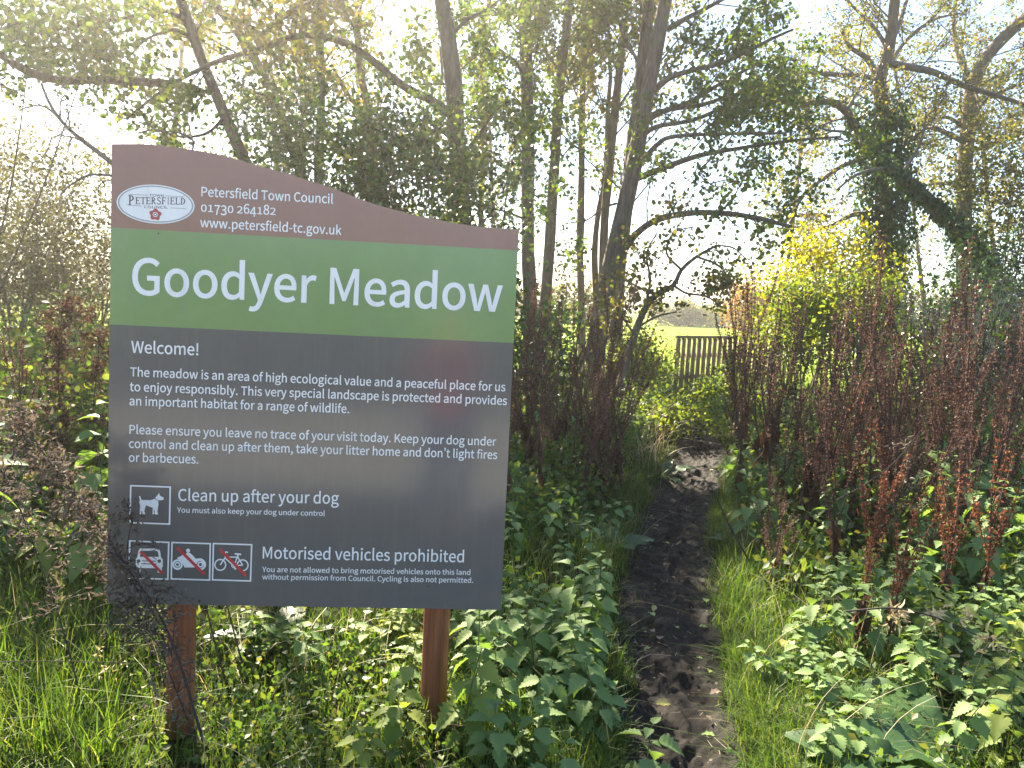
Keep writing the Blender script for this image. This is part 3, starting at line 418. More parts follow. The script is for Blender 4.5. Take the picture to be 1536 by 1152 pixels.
# board outline: the top runs level, falls in an S curve, then levels out
top_px = [(168, 216), (212, 216), (238.5, 218), (280, 223.4), (319, 230), (348, 237), (374, 245), (400, 252), (426, 259), (452, 267), (478, 275.5), (504, 284.3), (535, 296.6), (565, 307), (593.4, 315), (620, 322.5), (651.7, 328.6), (693, 336.4), (729.5, 340.8), (778, 343.8)]
tops = [to_sign(*q) for q in top_px]; tops[0] = (-SW / 2, tops[0][1]); tops[-1] = (SW / 2, tops[-1][1])
TU = np.linspace(-SW / 2, SW / 2, 61); TV = spline([(a, 0, b_) for a, b_ in tops], 400); TV = np.interp(TU, TV[:, 0], TV[:, 2])
def band(name, lo, hi, mat, thick=.022):
    mb = MB(); k = len(TU); lo = np.broadcast_to(lo, (k,)); hi = np.broadcast_to(hi, (k,))
    e = .0015
    for d_, flip in ((0, 0), (thick, 1)):
        V = np.array([S(a, d_, b_) for a, b_ in zip(TU, lo)] + [S(a, d_, b_) for a, b_ in zip(TU, hi)])
        F = [[i, i + 1, k + i + 1, k + i] for i in range(k - 1)]
        mb.add(V, [f[::-1] for f in F] if flip else F)
    ring = [(TU[i], lo[i]) for i in range(k)] + [(TU[i], hi[i]) for i in range(k - 1, -1, -1)]; q = len(ring)
    mb.add([S(a, 0, b_) for a, b_ in ring] + [S(a, thick, b_) for a, b_ in ring], [[i, q + i, q + (i + 1) % q, (i + 1) % q] for i in range(q)])
    return mb.build(name, mat, sign)
band('board', 0.0, SH2, M['slate']); o = band('middle_band', SH2, SH1, M['green']); o['label'] = 'green band across the board'
o = band('header_band', SH1, TV, M['brown']); o['label'] = 'brown top of the board with its curved edge'

def post(px_top, px_bot):
    a = to_sign(*px_top); b_ = to_sign(*px_bot); r_ = .0505
    mb = MB(); H = 24; zz = np.linspace(VG - .25, .30, H); cx = a[0] + (b_[0] - a[0]) * (a[1] - zz) / (a[1] - b_[1]) * .0
    tube(mb, [S(c, .022 + r_ + .001, z) for c, z in zip(cx, zz)], r_, 28, 0, .006, 5)
    zz = np.linspace(.30, 1.25, 8); tube(mb, [S(a[0], .022 + r_ + .001, z) for z in zz], r_, 28)
    return mb.build('post', M['post_wood'], sign, smooth=True)
post((263, 900), (256, 1095)); post((656, 910), (645, 1108))

# lettering, from outlines of a humanist face (units of 1/4000)
GL = {}
for ln in GLYPHS.strip('\n').split('\n'):
    c_, adv, body = ln.split('\t')
    GL[c_] = (int(adv), [[list(map(int, s_.split()))[i:i + 6] for i in range(0, len(s_.split()), 6)] for s_ in body.split('/') if s_])
GL['M'] = (GL['M'][0], [[[x_, y_] * 3 for x_, y_ in [(141, 0), (258, 0), (250, 830), (530, 104), (606, 104), (886, 830), (878, 0), (996, 0), (996, 1027), (846, 1027), (568, 290), (290, 1027), (141, 1027)]]])
XH, CAPH = 742.0, 1027.0
def oldstyle(ch):
    if ch in '012': return (XH / CAPH, 0)
    if ch in '34579': return (1.0, -.27 * CAPH)
    return (1.0, 0)
def area(p): return .5 * sum(a[0] * b[1] - b[0] * a[1] for a, b in zip(p, p[1:] + p[:1]))
def fatten(p, d, sgn):
    p = np.array(p); e = unit(np.roll(p, -1, 0) - p); e0 = np.roll(e, 1, 0)
    n0 = np.stack([e0[:, 1], -e0[:, 0]], -1); n1 = np.stack([e[:, 1], -e[:, 0]], -1)
    nn = unit(n0 + n1); c = np.clip((nn * n1).sum(1), .6, 1)
    return p + nn * (d * (1 if sgn > 0 else -1) / c)[:, None]
_ap = GL['\u2019']; _dx = min(q[2] for s_ in _ap[1] for q in s_) - 110
GL['\u2019'] = (GL[','][0], [[[q[0] - _dx, q[1], q[2] - _dx, q[3], q[4] - _dx, q[5]] for q in s_] for s_ in _ap[1]])
_gm = {}
def glyph_mesh(ch, bold):              # one filled outline in font units
    key = (ch, round(bold)); 
    if key in _gm: return _gm[key]
    cu = bpy.data.curves.new('outline', 'CURVE'); cu.dimensions = '2D'; cu.fill_mode = 'BOTH'
    sgn = max((area([(q[2], q[3]) for q in s_]) for s_ in GL[ch][1]), key=abs)
    for s_ in GL[ch][1]:
        pts_ = []
        for i, q in enumerate(s_):
            r_ = s_[(i + 1) % len(s_)]; p0, p1, p2, p3 = (q[2], q[3]), (q[4], q[5]), (r_[0], r_[1]), (r_[2], r_[3])
            L = math.hypot(p3[0] - p0[0], p3[1] - p0[1])
            if L < 13: continue
            cr = abs((p1[0] - p0[0]) * (p3[1] - p0[1]) - (p1[1] - p0[1]) * (p3[0] - p0[0])) / L + abs((p2[0] - p0[0]) * (p3[1] - p0[1]) - (p2[1] - p0[1]) * (p3[0] - p0[0])) / L
            for t in ([0.0] if cr < 3 else np.arange(6) / 6.0):
                w = ((1 - t) ** 3, 3 * t * (1 - t) ** 2, 3 * t * t * (1 - t), t ** 3)
                pts_.append((sum(a * b[0] for a, b in zip(w, (p0, p1, p2, p3))), sum(a * b[1] for a, b in zip(w, (p0, p1, p2, p3)))))
        pts_ = fatten(pts_, bold, sgn); sp = cu.splines.new('POLY'); sp.points.add(len(pts_) - 1); sp.use_cyclic_u = True
        for bpt, q in zip(sp.points, pts_): bpt.co = (q[0] / 400, q[1] / 400, 0, 1)
    ob = bpy.data.objects.new('outline', cu); COL.objects.link(ob)
    me = bpy.data.meshes.new_from_object(ob.evaluated_get(bpy.context.evaluated_depsgraph_get()))
    bpy.data.objects.remove(ob); bpy.data.curves.remove(cu)
    V = np.array([v.co[:2] for v in me.vertices]) * 400; F = [list(p.vertices) for p in me.polygons]; bpy.data.meshes.remove(me)
    _gm[key] = (V, F); return _gm[key]
def glyph_curve(items, bold, name, mat, parent, depth):
    mb = MB()
    for ch, fx, fy in items:
        sx = fx(1000) - fx(0); V, F = glyph_mesh(ch, bold * 1000 / sx)
        x0 = fx(0); y0 = fy(0); sy = (fy(1000) - y0) / 1000
        W_ = np.stack([x0 + V[:, 0] * sx / 1000, np.full(len(V), -depth), y0 + V[:, 1] * sy - VG], -1)
        for k in sorted(set(map(len, F))): 
            if k == min(map(len, F)): mb.add(W_, [f for f in F if len(f) == k])
            else: mb.f.append((np.array([f for f in F if len(f) == k]) + mb.n - len(W_), 0))
    return mb.build(name, mat, parent)
def text_items(t, a, b_, old=False, tall=1.10, h=None):
    (u0, v0), (u1, v1) = a, b_; x = 0; pen = []
    for ch in t: pen.append(x); x += GL[ch][0]
    first = min(q[2] for s_ in GL[t[0]][1] for q in s_); last = pen[-1] + max(q[2] for s_ in GL[t[-1]][1] for q in s_)
    sx = (u1 - u0) / (last - first); sy = h if h else sx * tall; slope = (v1 - v0) / (u1 - u0); it = []
    for ch, p_ in zip(t, pen):
        if ch == ' ': continue
        ky, dy = oldstyle(ch) if old else (1, 0); ux = u0 + (p_ - first) * sx
        it.append((ch, (lambda q, p_=p_: u0 + (q + p_ - first) * sx), (lambda q, ky=ky, dy=dy, ux=ux: v0 + (ux - u0) * slope + (q * ky + dy) * sy)))
    return it
def lettering(lines, bold, old=(), tall=1.10, depth=.0018, mat=None, parent=None):
    it = []
    for k, (t, p0, p1) in enumerate(lines): it += text_items(t, to_sign(*p0), to_sign(*p1), k in old, tall)
    return glyph_curve(it, bold, 'lettering', mat or M['white'], parent or sign, depth)
lettering([('Petersfield Town Council', (302.3, 294.3), (499.5, 305.5)), ('01730 264182', (301.8, 317.2), (413.5, 322.4)),
           ('www.petersfield-tc.gov.uk', (300.5, 340.6), (512, 352.3))], .0005, (1,))
lettering([('Goodyer Meadow', (199, 440.9), (751.4, 467.2))], .0022, tall=1.06)
lettering([('Welcome!', (197.2, 528.9), (297.5, 532.7))], .0006)
lettering([('The meadow is an area of high ecological value and a peaceful place for us', (195.8, 570.0 - 5.8), (757.6, 586.8)),
           ('to enjoy responsibly. This very special landscape is protected and provides', (195.2, 586.4), (760, 607.4)),
           ('an important habitat for a range of wildlife.', (194.6, 607.6), (523.5, 619.5))], .0005)
lettering([('Please ensure you leave no trace of your visit today. Keep your dog under', (194.6, 650.4), (743.9, 668.5)),
           ('control and clean up after them, take your litter home and don\u2019t light fires', (193.8, 671.5), (745.5, 688.3)),
           ('or barbecues.', (193.6, 692.3), (297.6, 695.2))], .0005)
lettering([('Clean up after your dog', (267.7, 750.8), (508, 755.5))], .0005)
lettering([('You must also keep your dog under control', (265.9, 768.5), (487.2, 773.8))], .0003, tall=.98)
lettering([('Motorised vehicles prohibited', (394.3, 837.3), (695.5, 843.1))], .0005)
lettering([('You are not allowed to bring motorised vehicles onto this land', (393.5, 857.6), (705.2, 862.1)),
           ('without permission from Council. Cycling is also not permitted.', (393.5, 868.8), (709.5, 874))], .0003, tall=.98)

# flat printed shapes: polygons with holes
def flat(name, polys, mat, depth, parent=None):      # polys in board coordinates
    cu = bpy.data.curves.new('outline', 'CURVE'); cu.dimensions = '2D'; cu.fill_mode = 'BOTH'
    for pg in polys:
        sp = cu.splines.new('POLY'); sp.points.add(len(pg) - 1); sp.use_cyclic_u = True
        for q, (a, b_) in zip(sp.points, pg): q.co = (a, b_, 0, 1)
    ob = bpy.data.objects.new('outline', cu); COL.objects.link(ob)
    me = bpy.data.meshes.new_from_object(ob.evaluated_get(bpy.context.evaluated_depsgraph_get()))
    bpy.data.objects.remove(ob); bpy.data.curves.remove(cu); me.name = name; me.materials.clear(); me.materials.append(mat)
    n_ = len(me.vertices); co = np.zeros(n_ * 3, np.float32); me.vertices.foreach_get('co', co); co = co.reshape(-1, 3)
    me.vertices.foreach_set('co', np.stack([co[:, 0], np.full(n_, -depth), co[:, 1] - VG], -1).astype(np.float32).ravel()); me.update()
    return link(name, me, parent or sign)
def ell(c, a, b_, k=64, rot=0): return [(c[0] + a * math.cos(t) * math.cos(rot) - b_ * math.sin(t) * math.sin(rot), c[1] + a * math.cos(t) * math.sin(rot) + b_ * math.sin(t) * math.cos(rot)) for t in np.arange(k) * 2 * math.pi / k]
# oval council badge
lc = to_sign(234, 306.4); la = (to_sign(292.5, 309)[0] - to_sign(175.5, 303.5)[0]) / 2; lb = (to_sign(234, 277.5)[1] - to_sign(234, 335.8)[1]) / 2
badge = flat('badge', [ell(lc, la, lb, 96)], M['white'], .0020); badge['label'] = 'white oval council badge'
flat('badge_ring', [ell(lc, la * .965, lb * .945, 96), ell(lc, la * .93, lb * .885, 96)], M['greyink'], .0028, badge)
def serif(ch, w, h):                                  # serif capitals, cell w by h
    s, t, e = .20 * w, .085 * h, .10 * w
    def bar(x0, y0, x1, y1): return [(x0, y0), (x1, y0), (x1, y1), (x0, y1)]
    def stem(x): return [bar(x, 0, x + s, h), bar(x - e, 0, x + s + e, t), bar(x - e, h - t, x + s + e, h)]
    o_ = []
    if ch in 'PERFLID': o_ += stem(.16 * w if ch != 'I' else .40 * w)
    if ch == 'P': o_ += [('ring', (.36 * w, .72 * h), .46 * w, .28 * h, .26 * w, .19 * h)]
    if ch == 'R': o_ += [('ring', (.36 * w, .74 * h), .44 * w, .26 * h, .24 * w, .17 * h), [(.40 * w, .50 * h), (.60 * w, .50 * h), (.98 * w, 0), (.76 * w, 0)]]
    if ch == 'D': o_ += [('ring', (.34 * w, .5 * h), .60 * w, .5 * h, .38 * w, .42 * h)]
    if ch in 'EF': o_ += [bar(.36 * w, h - t, .86 * w, h), bar(.80 * w, .80 * h, .88 * w, h), bar(.36 * w, .48 * h, .72 * w, .48 * h + t), bar(.66 * w, .40 * h, .73 * w, .64 * h)]
    if ch in 'EL': o_ += [bar(.36 * w, 0, .90 * w, t), bar(.82 * w, 0, .92 * w, .24 * h)]
    if ch == 'T': o_ += [bar(.40 * w, 0, .60 * w, h), bar(.28 * w, 0, .72 * w, t), bar(.04 * w, h - t, .96 * w, h), bar(.04 * w, .76 * h, .11 * w, h), bar(.89 * w, .76 * h, .96 * w, h)]
    return o_
u0, v0 = to_sign(192.5, 306.0); u1, v1 = to_sign(278.5, 307.0); cap = to_sign(192.5, 292.8)[1] - v0; small = cap * .80
word = 'PETERSFIELD'; ws = [1.35 if k == 0 else (.62 if c == 'I' else 1.0) for k, c in enumerate(word)]; un = (u1 - u0) / sum(ws); x = u0; polys = []
_eps = [0]
for k, c in enumerate(word):
    w = ws[k] * un; h = cap * 1.15 if k == 0 else small; yb = v0 + (x - u0) * (v1 - v0) / (u1 - u0) - (cap * .15 if k == 0 else 0)
    if c == 'S':
        q = [p for s_ in GL['S'][1] for p in s_]; mx_ = max(p[2] for p in q); sx = w * .86 / mx_; sy = h / CAPH
        glyph_curve([('S', (lambda g, x=x, w=w, sx=sx: x + .07 * w + g * sx), (lambda g, yb=yb, sy=sy: yb + g * sy))], .0001, 'lettering', M['ink'], badge, .0028)
    else: polys.append((x, yb, serif(c, w, h)))
    x += w
mb = MB()
for x_, y_, sh in polys:
    for q in sh:
        _eps[0] += 1; d_ = .0028 + .00001 * (_eps[0] % 9)
        if q[0] == 'ring':
            _, (cx, cy), a, b_, a2, b2 = q; th = np.linspace(-math.pi / 2, math.pi / 2, 15)
            V = [S(x_ + cx + a * math.cos(t), -d_, y_ + cy + b_ * math.sin(t)) for t in th] + [S(x_ + cx + a2 * math.cos(t), -d_, y_ + cy + b2 * math.sin(t)) for t in th]
            mb.add(V, [[i, i + 1, 16 + i, 15 + i] for i in range(14)])
        else: mb.add([S(x_ + a, -d_, y_ + b_) for a, b_ in q], [[0, 1, 2, 3]])
mb.build('lettering', M['ink'], badge)
for q in (('TOWN', (224.5, 294.6), (246.0, 295.4)), ('COUNCIL', (216.5, 312.3), (252.5, 313.2))):
    lettering([q], .0002, tall=.62, depth=.0028, mat=M['ink'], parent=badge)
for a, b_ in (((193, 292.0), (222, 293.2)), ((248, 294.3), (277, 295.5)), ((190, 307.7), (213, 309.6)), ((255.5, 312.2), (279, 313.4))):
    a = to_sign(*a); b_ = to_sign(*b_); mb = MB(); mb.add([S(a[0], -.0028, a[1]), S(b_[0], -.0028, b_[1]), S(b_[0], -.0028, b_[1] + .0012), S(a[0], -.0028, a[1] + .0012)], [[0, 1, 2, 3]]); mb.build('rule', M['ink'], badge)
rc = to_sign(233.5, 322); rr_ = .019
flat('rose', [[(rc[0] + rr_ * (1 + .13 * math.cos(5 * t + .3)) * math.cos(t + math.pi / 2), rc[1] + rr_ * (1 + .13 * math.cos(5 * t + .3)) * math.sin(t + math.pi / 2)) for t in np.arange(60) * math.pi / 30]], M['rose'], .0028, badge)
flat('rose_centre', [ell(rc, .0085, .0085, 24)], M['white'], .0034, badge)
flat('rose_heart', [ell(rc, .0058, .0058, 24), ell(rc, .0030, .0030, 16)], M['ink'], .0040, badge)

# pictograms, shapes read off an enlargement (6.064 x) of the board
def zz6(x_, y_): return to_sign(180 + x_ / 6.064, 700 + y_ / 6.064)
def zp(pts): return [zz6(*q) for q in pts]
def zc(x_, y_, r_, k=28): return zp([(x_ + r_ * math.cos(t), y_ + r_ * math.sin(t)) for t in np.arange(k) * 2 * math.pi / k])
def strokes(mb, segs, d0):
    for k, (x0, y0, x1, y1, w) in enumerate(segs):
        dx, dy = x1 - x0, y1 - y0; L = math.hypot(dx, dy); nx_, ny_ = -dy / L * w / 2, dx / L * w / 2
        q = zp([(x0 + nx_, y0 + ny_), (x1 + nx_, y1 + ny_), (x1 - nx_, y1 - ny_), (x0 - nx_, y0 - ny_)])
        d_ = d0 + .00002 * (k + 1); mb.add([S(a, -d_, b_) for a, b_ in q], [[0, 1, 2, 3]])
def frame(name, tl, tr, br, bl, lab):
    c = np.array([tl, tr, br, bl], float); mid = c.mean(0); inn = mid + (c - mid) * (1 - 2 * 14 / 365)
    o_ = flat('pictogram', [zp(c), zp(inn)], M['white'], .0020); o_['label'] = lab; return o_
f1 = frame('pictogram', (93, 165), (466, 178), (459, 528), (85, 514), 'white pictogram of a dog')
flat('symbol', [zp([(174, 270), (184, 265), (190, 270), (198, 301), (280, 303), (300, 297), (316, 290), (332, 301), (350, 309), (353, 345), (346, 378), (343, 412), (349, 426), (347, 434), (326, 433), (319, 430),
                    (316, 385), (310, 400), (314, 431), (298, 430), (301, 372), (270, 362), (240, 349), (232, 372), (224, 402), (232, 430), (210, 431), (205, 402), (198, 400), (196, 430), (180, 430), (184, 385), (186, 350), (178, 325), (183, 302)]),
                zp([(321, 283), (338, 264), (350, 250), (357, 235), (366, 262), (384, 272), (402, 281), (401, 294), (388, 303), (365, 305), (349, 303), (334, 295)])], M['white'], .0026, f1)
f2 = frame('pictogram', (84, 667), (452, 681), (444, 1029), (77, 1018), 'white pictogram of a car with a red bar')
flat('symbol', [zp([(182, 742), (340, 744), (360, 752), (368, 770), (376, 822), (392, 842), (392, 905), (383, 920), (384, 962), (344, 962), (340, 922), (190, 920), (187, 960), (148, 962), (146, 915), (146, 840), (160, 822), (170, 765)]),
                zp([(196, 763), (336, 764), (346, 772), (357, 818), (184, 818), (190, 775)]), zp([(203, 851), (328, 854), (328, 862), (203, 859)]), zp([(196, 877), (334, 880), (334, 888), (196, 885)]),
                zc(360, 857, 16), zc(172, 856, 16)], M['white'], .0026, f2)
f3 = frame('pictogram', (468, 681), (830, 693), (823, 1037), (461, 1025), 'white pictogram of a motorcycle with a red bar')
flat('symbol', [zc(525, 889, 48), zc(525, 889, 31), zc(525, 889, 25), zc(525, 889, 13)], M['white'], .0026, f3)
flat('symbol', [zc(733, 888, 52), zc(733, 888, 34), zc(733, 888, 28), zc(733, 888, 14)], M['white'], .0026, f3)
flat('symbol', [zp([(520, 828), (556, 812), (572, 797), (600, 800), (606, 784), (622, 778), (645, 786), (672, 812), (688, 834), (744, 831), (772, 852), (779, 898), (764, 900), (752, 868), (722, 838), (690, 866), (684, 914), (590, 915), (574, 884), (560, 852), (530, 838)])], M['white'], .0030, f3)
flat('symbol', [zc(622, 761, 18)], M['white'], .0030, f3)
f4 = frame('pictogram', (845, 691), (1206, 702), (1195, 1045), (836, 1034), 'white pictogram of a bicycle with a red bar')
flat('symbol', [zc(914, 891, 55, 40), zc(914, 891, 43, 40)], M['white'], .0026, f4); flat('symbol', [zc(1117, 895, 55, 40), zc(1117, 895, 43, 40)], M['white'], .0026, f4)
mb = MB(); strokes(mb, [(958, 772, 985, 777, 12), (962, 775, 958, 830, 11), (958, 825, 914, 891, 11), (960, 818, 1068, 821, 11), (958, 830, 1036, 898, 11), (1078, 795, 1040, 900, 11), (1046, 790, 1104, 796, 14),
                        (1072, 815, 1117, 893, 11), (1040, 900, 1117, 893, 11), (1035, 900, 1050, 925, 9), (1038, 927, 1062, 927, 9)], .0030); mb.build('symbol', M['white'], f4)
flat('symbol', [zc(1036, 898, 22), zc(1036, 898, 14)], M['white'], .0026, f4)
for f_, sg in ((f2, (188, 768, 388, 966, 25)), (f3, (524, 732, 772, 978, 27)), (f4, (908, 746, 1150, 988, 27))):
    mb = MB(); strokes(mb, [sg], .0042); mb.build('prohibition_bar', M['red'], f_)
# small screw caps on the board, where the photo shows dark specks
for q in ((238, 350), (642, 879)):
    a = to_sign(*q); mb = MB(); mb.add([S(x_, -.0022, y_) for x_, y_ in ell(a, .0028, .0032, 12)], [list(range(12))]); mb.build('fixing', M['fixing'], sign)

# ------------------------------------------------------------------ trees
def grow(W, LP, p, d, L, r0, lev, o, r):
    """a bough from p along d; its side shoots and twigs; leaf points go to LP"""
    n = 6 if lev == 0 else 4
    pts = [np.array(p, float)]; d = unit(np.array(d, float))
    for _ in range(n):
        d = unit(d + r.normal(size=3) * (.16 if lev < 2 else .22) + np.array([0, 0, o.get('trop', .04)])); pts.append(pts[-1] + d * L / n)
    pts = np.array(pts); tube(W, pts, np.linspace(r0, max(.003, r0 * .3), n + 1), 5 if lev == 0 else 3)
    side_shoots(W, LP, pts, r0, L, lev, o, r)

def side_shoots(W, LP, pts, r0, L, lev, o, r, tmin=.2, nper=None, lens=None):
    n = len(pts) - 1
    seg = np.linalg.norm(np.diff(pts, axis=0), axis=1); cum = np.concatenate([[0], np.cumsum(seg)]); tot = cum[-1]
    if lev >= 2:
        k = r.poisson(o['leaves'] * o['mul'])
        if k:
            t = r.uniform(.15, 1, k) * tot
            LP.append(np.stack([np.interp(t, cum, pts[:, i]) for i in range(3)], -1) + r.normal(size=(k, 3)) * o['jit'])
        return
    k = int((nper if nper is not None else o['nper'][lev]) * tot + r.uniform(0, 1))
    for _ in range(k):
        t = r.uniform(tmin, 1) * tot; q = np.array([np.interp(t, cum, pts[:, i]) for i in range(3)])
        i = min(n - 1, int(np.searchsorted(cum, t)) - 1 if t > 0 else 0); ax = unit(pts[i + 1] - pts[i])
        sd = r.normal(size=3); sd -= ax * (sd @ ax); sd = unit(sd)
        if lev == 0: sd = unit(sd + np.array([0, 0, o.get('rise', .25)]))
        a = r.uniform(.6, 1.15); dd = ax * math.cos(a) + sd * math.sin(a)
        l0, l1 = lens if lens else o['len'][lev]
        LL = r.uniform(l0, l1) * (1.15 - .5 * t / tot)
        grow(W, LP, q, dd, LL, max(.004, min(.022 if lev == 0 else .007, .010 * LL + .002)), lev + 1, o, r)

OPT = dict(nper=(2.9, 7.0), len=((.8, 1.7), (.25, .6)), leaves=7, mul=2.9, jit=.075, trop=.02, rise=.2)
def px_path(px, Y, dY=0.0, n=18, jit=0.0, r=None):
    k = len(px); pts = np.array([P(q[0], q[1], Y + (dY * i / (k - 1) if len(q) < 3 else q[2])) for i, q in enumerate(px)])
    return spline(pts, n)
def to_ground(pts):
    p0 = pts[0]; d = pts[0] - pts[2]; d = d / max(.05, -d[2]) if d[2] < 0 else np.array([0, 0, -1.])
    d[:2] = np.clip(d[:2], -.25, .25); d[2] = -1; h = p0[2] + .15
    if h <= 0: return pts
    ex = np.array([p0 + d * h * t * np.array([1 - .4 * t, 1 - .4 * t, 1]) for t in (1, .66, .33)])
    return np.concatenate([ex, pts])

def extend_up(pts, top, r):
    out = list(pts); d = unit(pts[-1] - pts[-4]); d[:2] *= .6; d = unit(d + [0, 0, .2])
    while out[-1][2] < top:
        d = unit(d + r.normal(size=3) * .08 + [0, 0, .06]); out.append(out[-1] + d * .55)
    return np.array(out)

def tree(name, label, Y, stems, limbs, leaf, bark='bark', leaf_size=.068, opt=None, top=None, seed=1, group=None, ivy=None, stem_shoots=1.2, shoot_from=.3, T=ROUND, twigs=None):
    r = np.random.default_rng(seed); o = dict(OPT); o.update(opt or {})
    paths = []
    for st in stems:
        pts = to_ground(px_path(st['px'], Y + st.get('oY', 0), st.get('dY', 0), 22))
        w0, w1 = st['w']; kvis = len(pts)
        if top: pts = extend_up(pts, top + r.uniform(-.8, .8), r)
        rad = np.interp(np.arange(len(pts)), [0, 3, kvis, len(pts)], [w0 * 1.25, w0, w1, .02 if top else w1]) * Y / FPX / 2
        paths.append((pts, rad, st))
    base = paths[0][0][0].copy()
    root = thing(name, label, 'tree', (base[0], base[1], 0), 0, group)
    off = np.array([base[0], base[1], 0.0])
    WT, WB, LP = MB(), MB(), []
    for pts, rad, st in paths:
        tube(WT, pts - off, rad, 12, 0, .16, seed)
        if top:
            k0 = int(len(pts) * shoot_from)
            side_shoots(WB, LP, pts[k0:] - off, .03, 1, 0, o, r, .0, stem_shoots, st.get('lens', (1.2, 2.6)))
    for lm in limbs:
        pts = px_path(lm['px'], Y + lm.get('oY', 0), lm.get('dY', 0), 22)
        rr = np.linspace(lm['w'][0], lm['w'][1], len(pts)) * Y / FPX / 2
        tube(WB, pts - off, rr, 8, 0, .1, seed + 3)
        side_shoots(WB, LP, pts - off, .02, 1, 0, o, r, lm.get('t0', .25), lm.get('n', o['nper'][0]), lm.get('lens'))
    WT.build('trunk', M[bark], root, True)
    if WB.n: WB.build('branches', M[twigs or bark], root, True)
    if LP:
        q = np.concatenate(LP); LB = MB(); scatter(LB, q, T, r.uniform(.5, 1.4, len(q)) * leaf_size, 0, r=r, up=.5)
        LB.build('crown', M[leaf], root)
    for iv in ivy or []:
        pts, rad, _ = paths[iv.get('stem', 0)]
        seg = np.concatenate([[0], np.cumsum(np.linalg.norm(np.diff(pts, axis=0), axis=1))])
        t = r.uniform(iv['z'][0], iv['z'][1], iv['n']); q = np.stack([np.interp(t, pts[:, 2], pts[:, i]) for i in range(3)], -1) if not iv.get('lean') else np.stack([np.interp((t * .8 + .02) * seg[-1], seg, pts[:, i]) for i in range(3)], -1)
        nr = r.normal(size=(iv['n'], 3)); nr[:, 2] *= .4; nr = unit(nr); thick = iv['r'] * (.7 + .6 * vnoise(t * 2.3, nr[:, 0] * 1.5 + 5, seed))
        if iv.get('lean'): thick = thick * (1.1 - .85 * t)
        q = q + nr * (thick * r.uniform(.45, 1.05, iv['n']))[:, None]
        IB = MB(); dn = nr * .5 + r.normal(size=nr.shape) * .4; dn[:, 2] -= .8
        scatter(IB, q - off, IVY, r.uniform(.6, 1.2, iv['n']) * iv.get('s', .08), 0, dn, nr + r.normal(size=nr.shape) * .35, r=r)
        IB.build('ivy', M['ivy'], root)
    return root

def bush(name, label, cat, c, rad, clumps, per, leaf, leaf_size=.06, clump_r=.28, wood='bark_dark', seed=1, group=None, T=ROUND, stems=7, base=None, twig=.006, low=-.9, up=.5, twig_extra=0, shell=.35):
    r = np.random.default_rng(seed); c = np.array(c, float); rad = np.array(rad, float)
    b = np.array([c[0], c[1], 0.0]) if base is None else np.array(base, float)
    root = thing(name, label, cat, tuple(b), 0, group); W, LB = MB(), MB(); c = c - b
    u = unit(r.normal(size=(clumps, 3))); u[:, 2] = np.maximum(u[:, 2], low)
    cc = c + u * (rad * (1 + .22 * r.normal(size=(clumps, 1)))) * (shell + (1 - shell) * r.uniform(0, 1, (clumps, 1)) ** .5)
    cc = cc[cc[:, 2] > .08]
    st = []
    for i in range(stems):
        a = r.uniform(0, 6.28); p1 = c + rad * np.array([math.cos(a) * .45, math.sin(a) * .45, r.uniform(-.2, .7)])
        s0 = np.array([r.normal() * .12, r.normal() * .12, -.05]); mid = (s0 + p1) / 2 + r.normal(size=3) * rad * .10
        pts = spline([s0, mid, p1], 9); tube(W, pts, np.linspace(max(.012, .016 * rad.max()), .006, 9), 6); st.append(pts)
    SP = np.concatenate(st)
    for q in cc:
        d = np.linalg.norm(SP - q, axis=1) + np.maximum(0, SP[:, 2] - q[2]) * 2; p0 = SP[int(np.argmin(d))]
        mid = (p0 + q) / 2 + r.normal(size=3) * .08 * np.linalg.norm(q - p0); tube(W, spline([p0, mid, q], 5), np.linspace(twig * 1.6, twig * .6, 5), 3)
        for _ in range(4 + twig_extra):
            e = q + r.normal(size=3) * clump_r * (1.2 if twig_extra else .9); tube(W, spline([q, (q + e) / 2 + r.normal(size=3) * .04, e], 3), [twig * .6, twig * .5, twig * .3], 3)
    n_ = r.poisson(per, len(cc)); pos = np.repeat(cc, n_, 0) + r.normal(size=(n_.sum(), 3)) * clump_r * np.array([1, 1, .8]) * r.uniform(.6, 1.3, len(cc)).repeat(n_)[:, None]
    pos = pos[pos[:, 2] > .02]
    scatter(LB, pos, T, r.uniform(.65, 1.25, len(pos)) * leaf_size, 0, r=r, up=up)
    W.build('stems', M[wood], root, True)
    if LB.n: LB.build('foliage', M[leaf], root)
    return root

D = dict
TREES = 'trees standing beyond the sign and path'
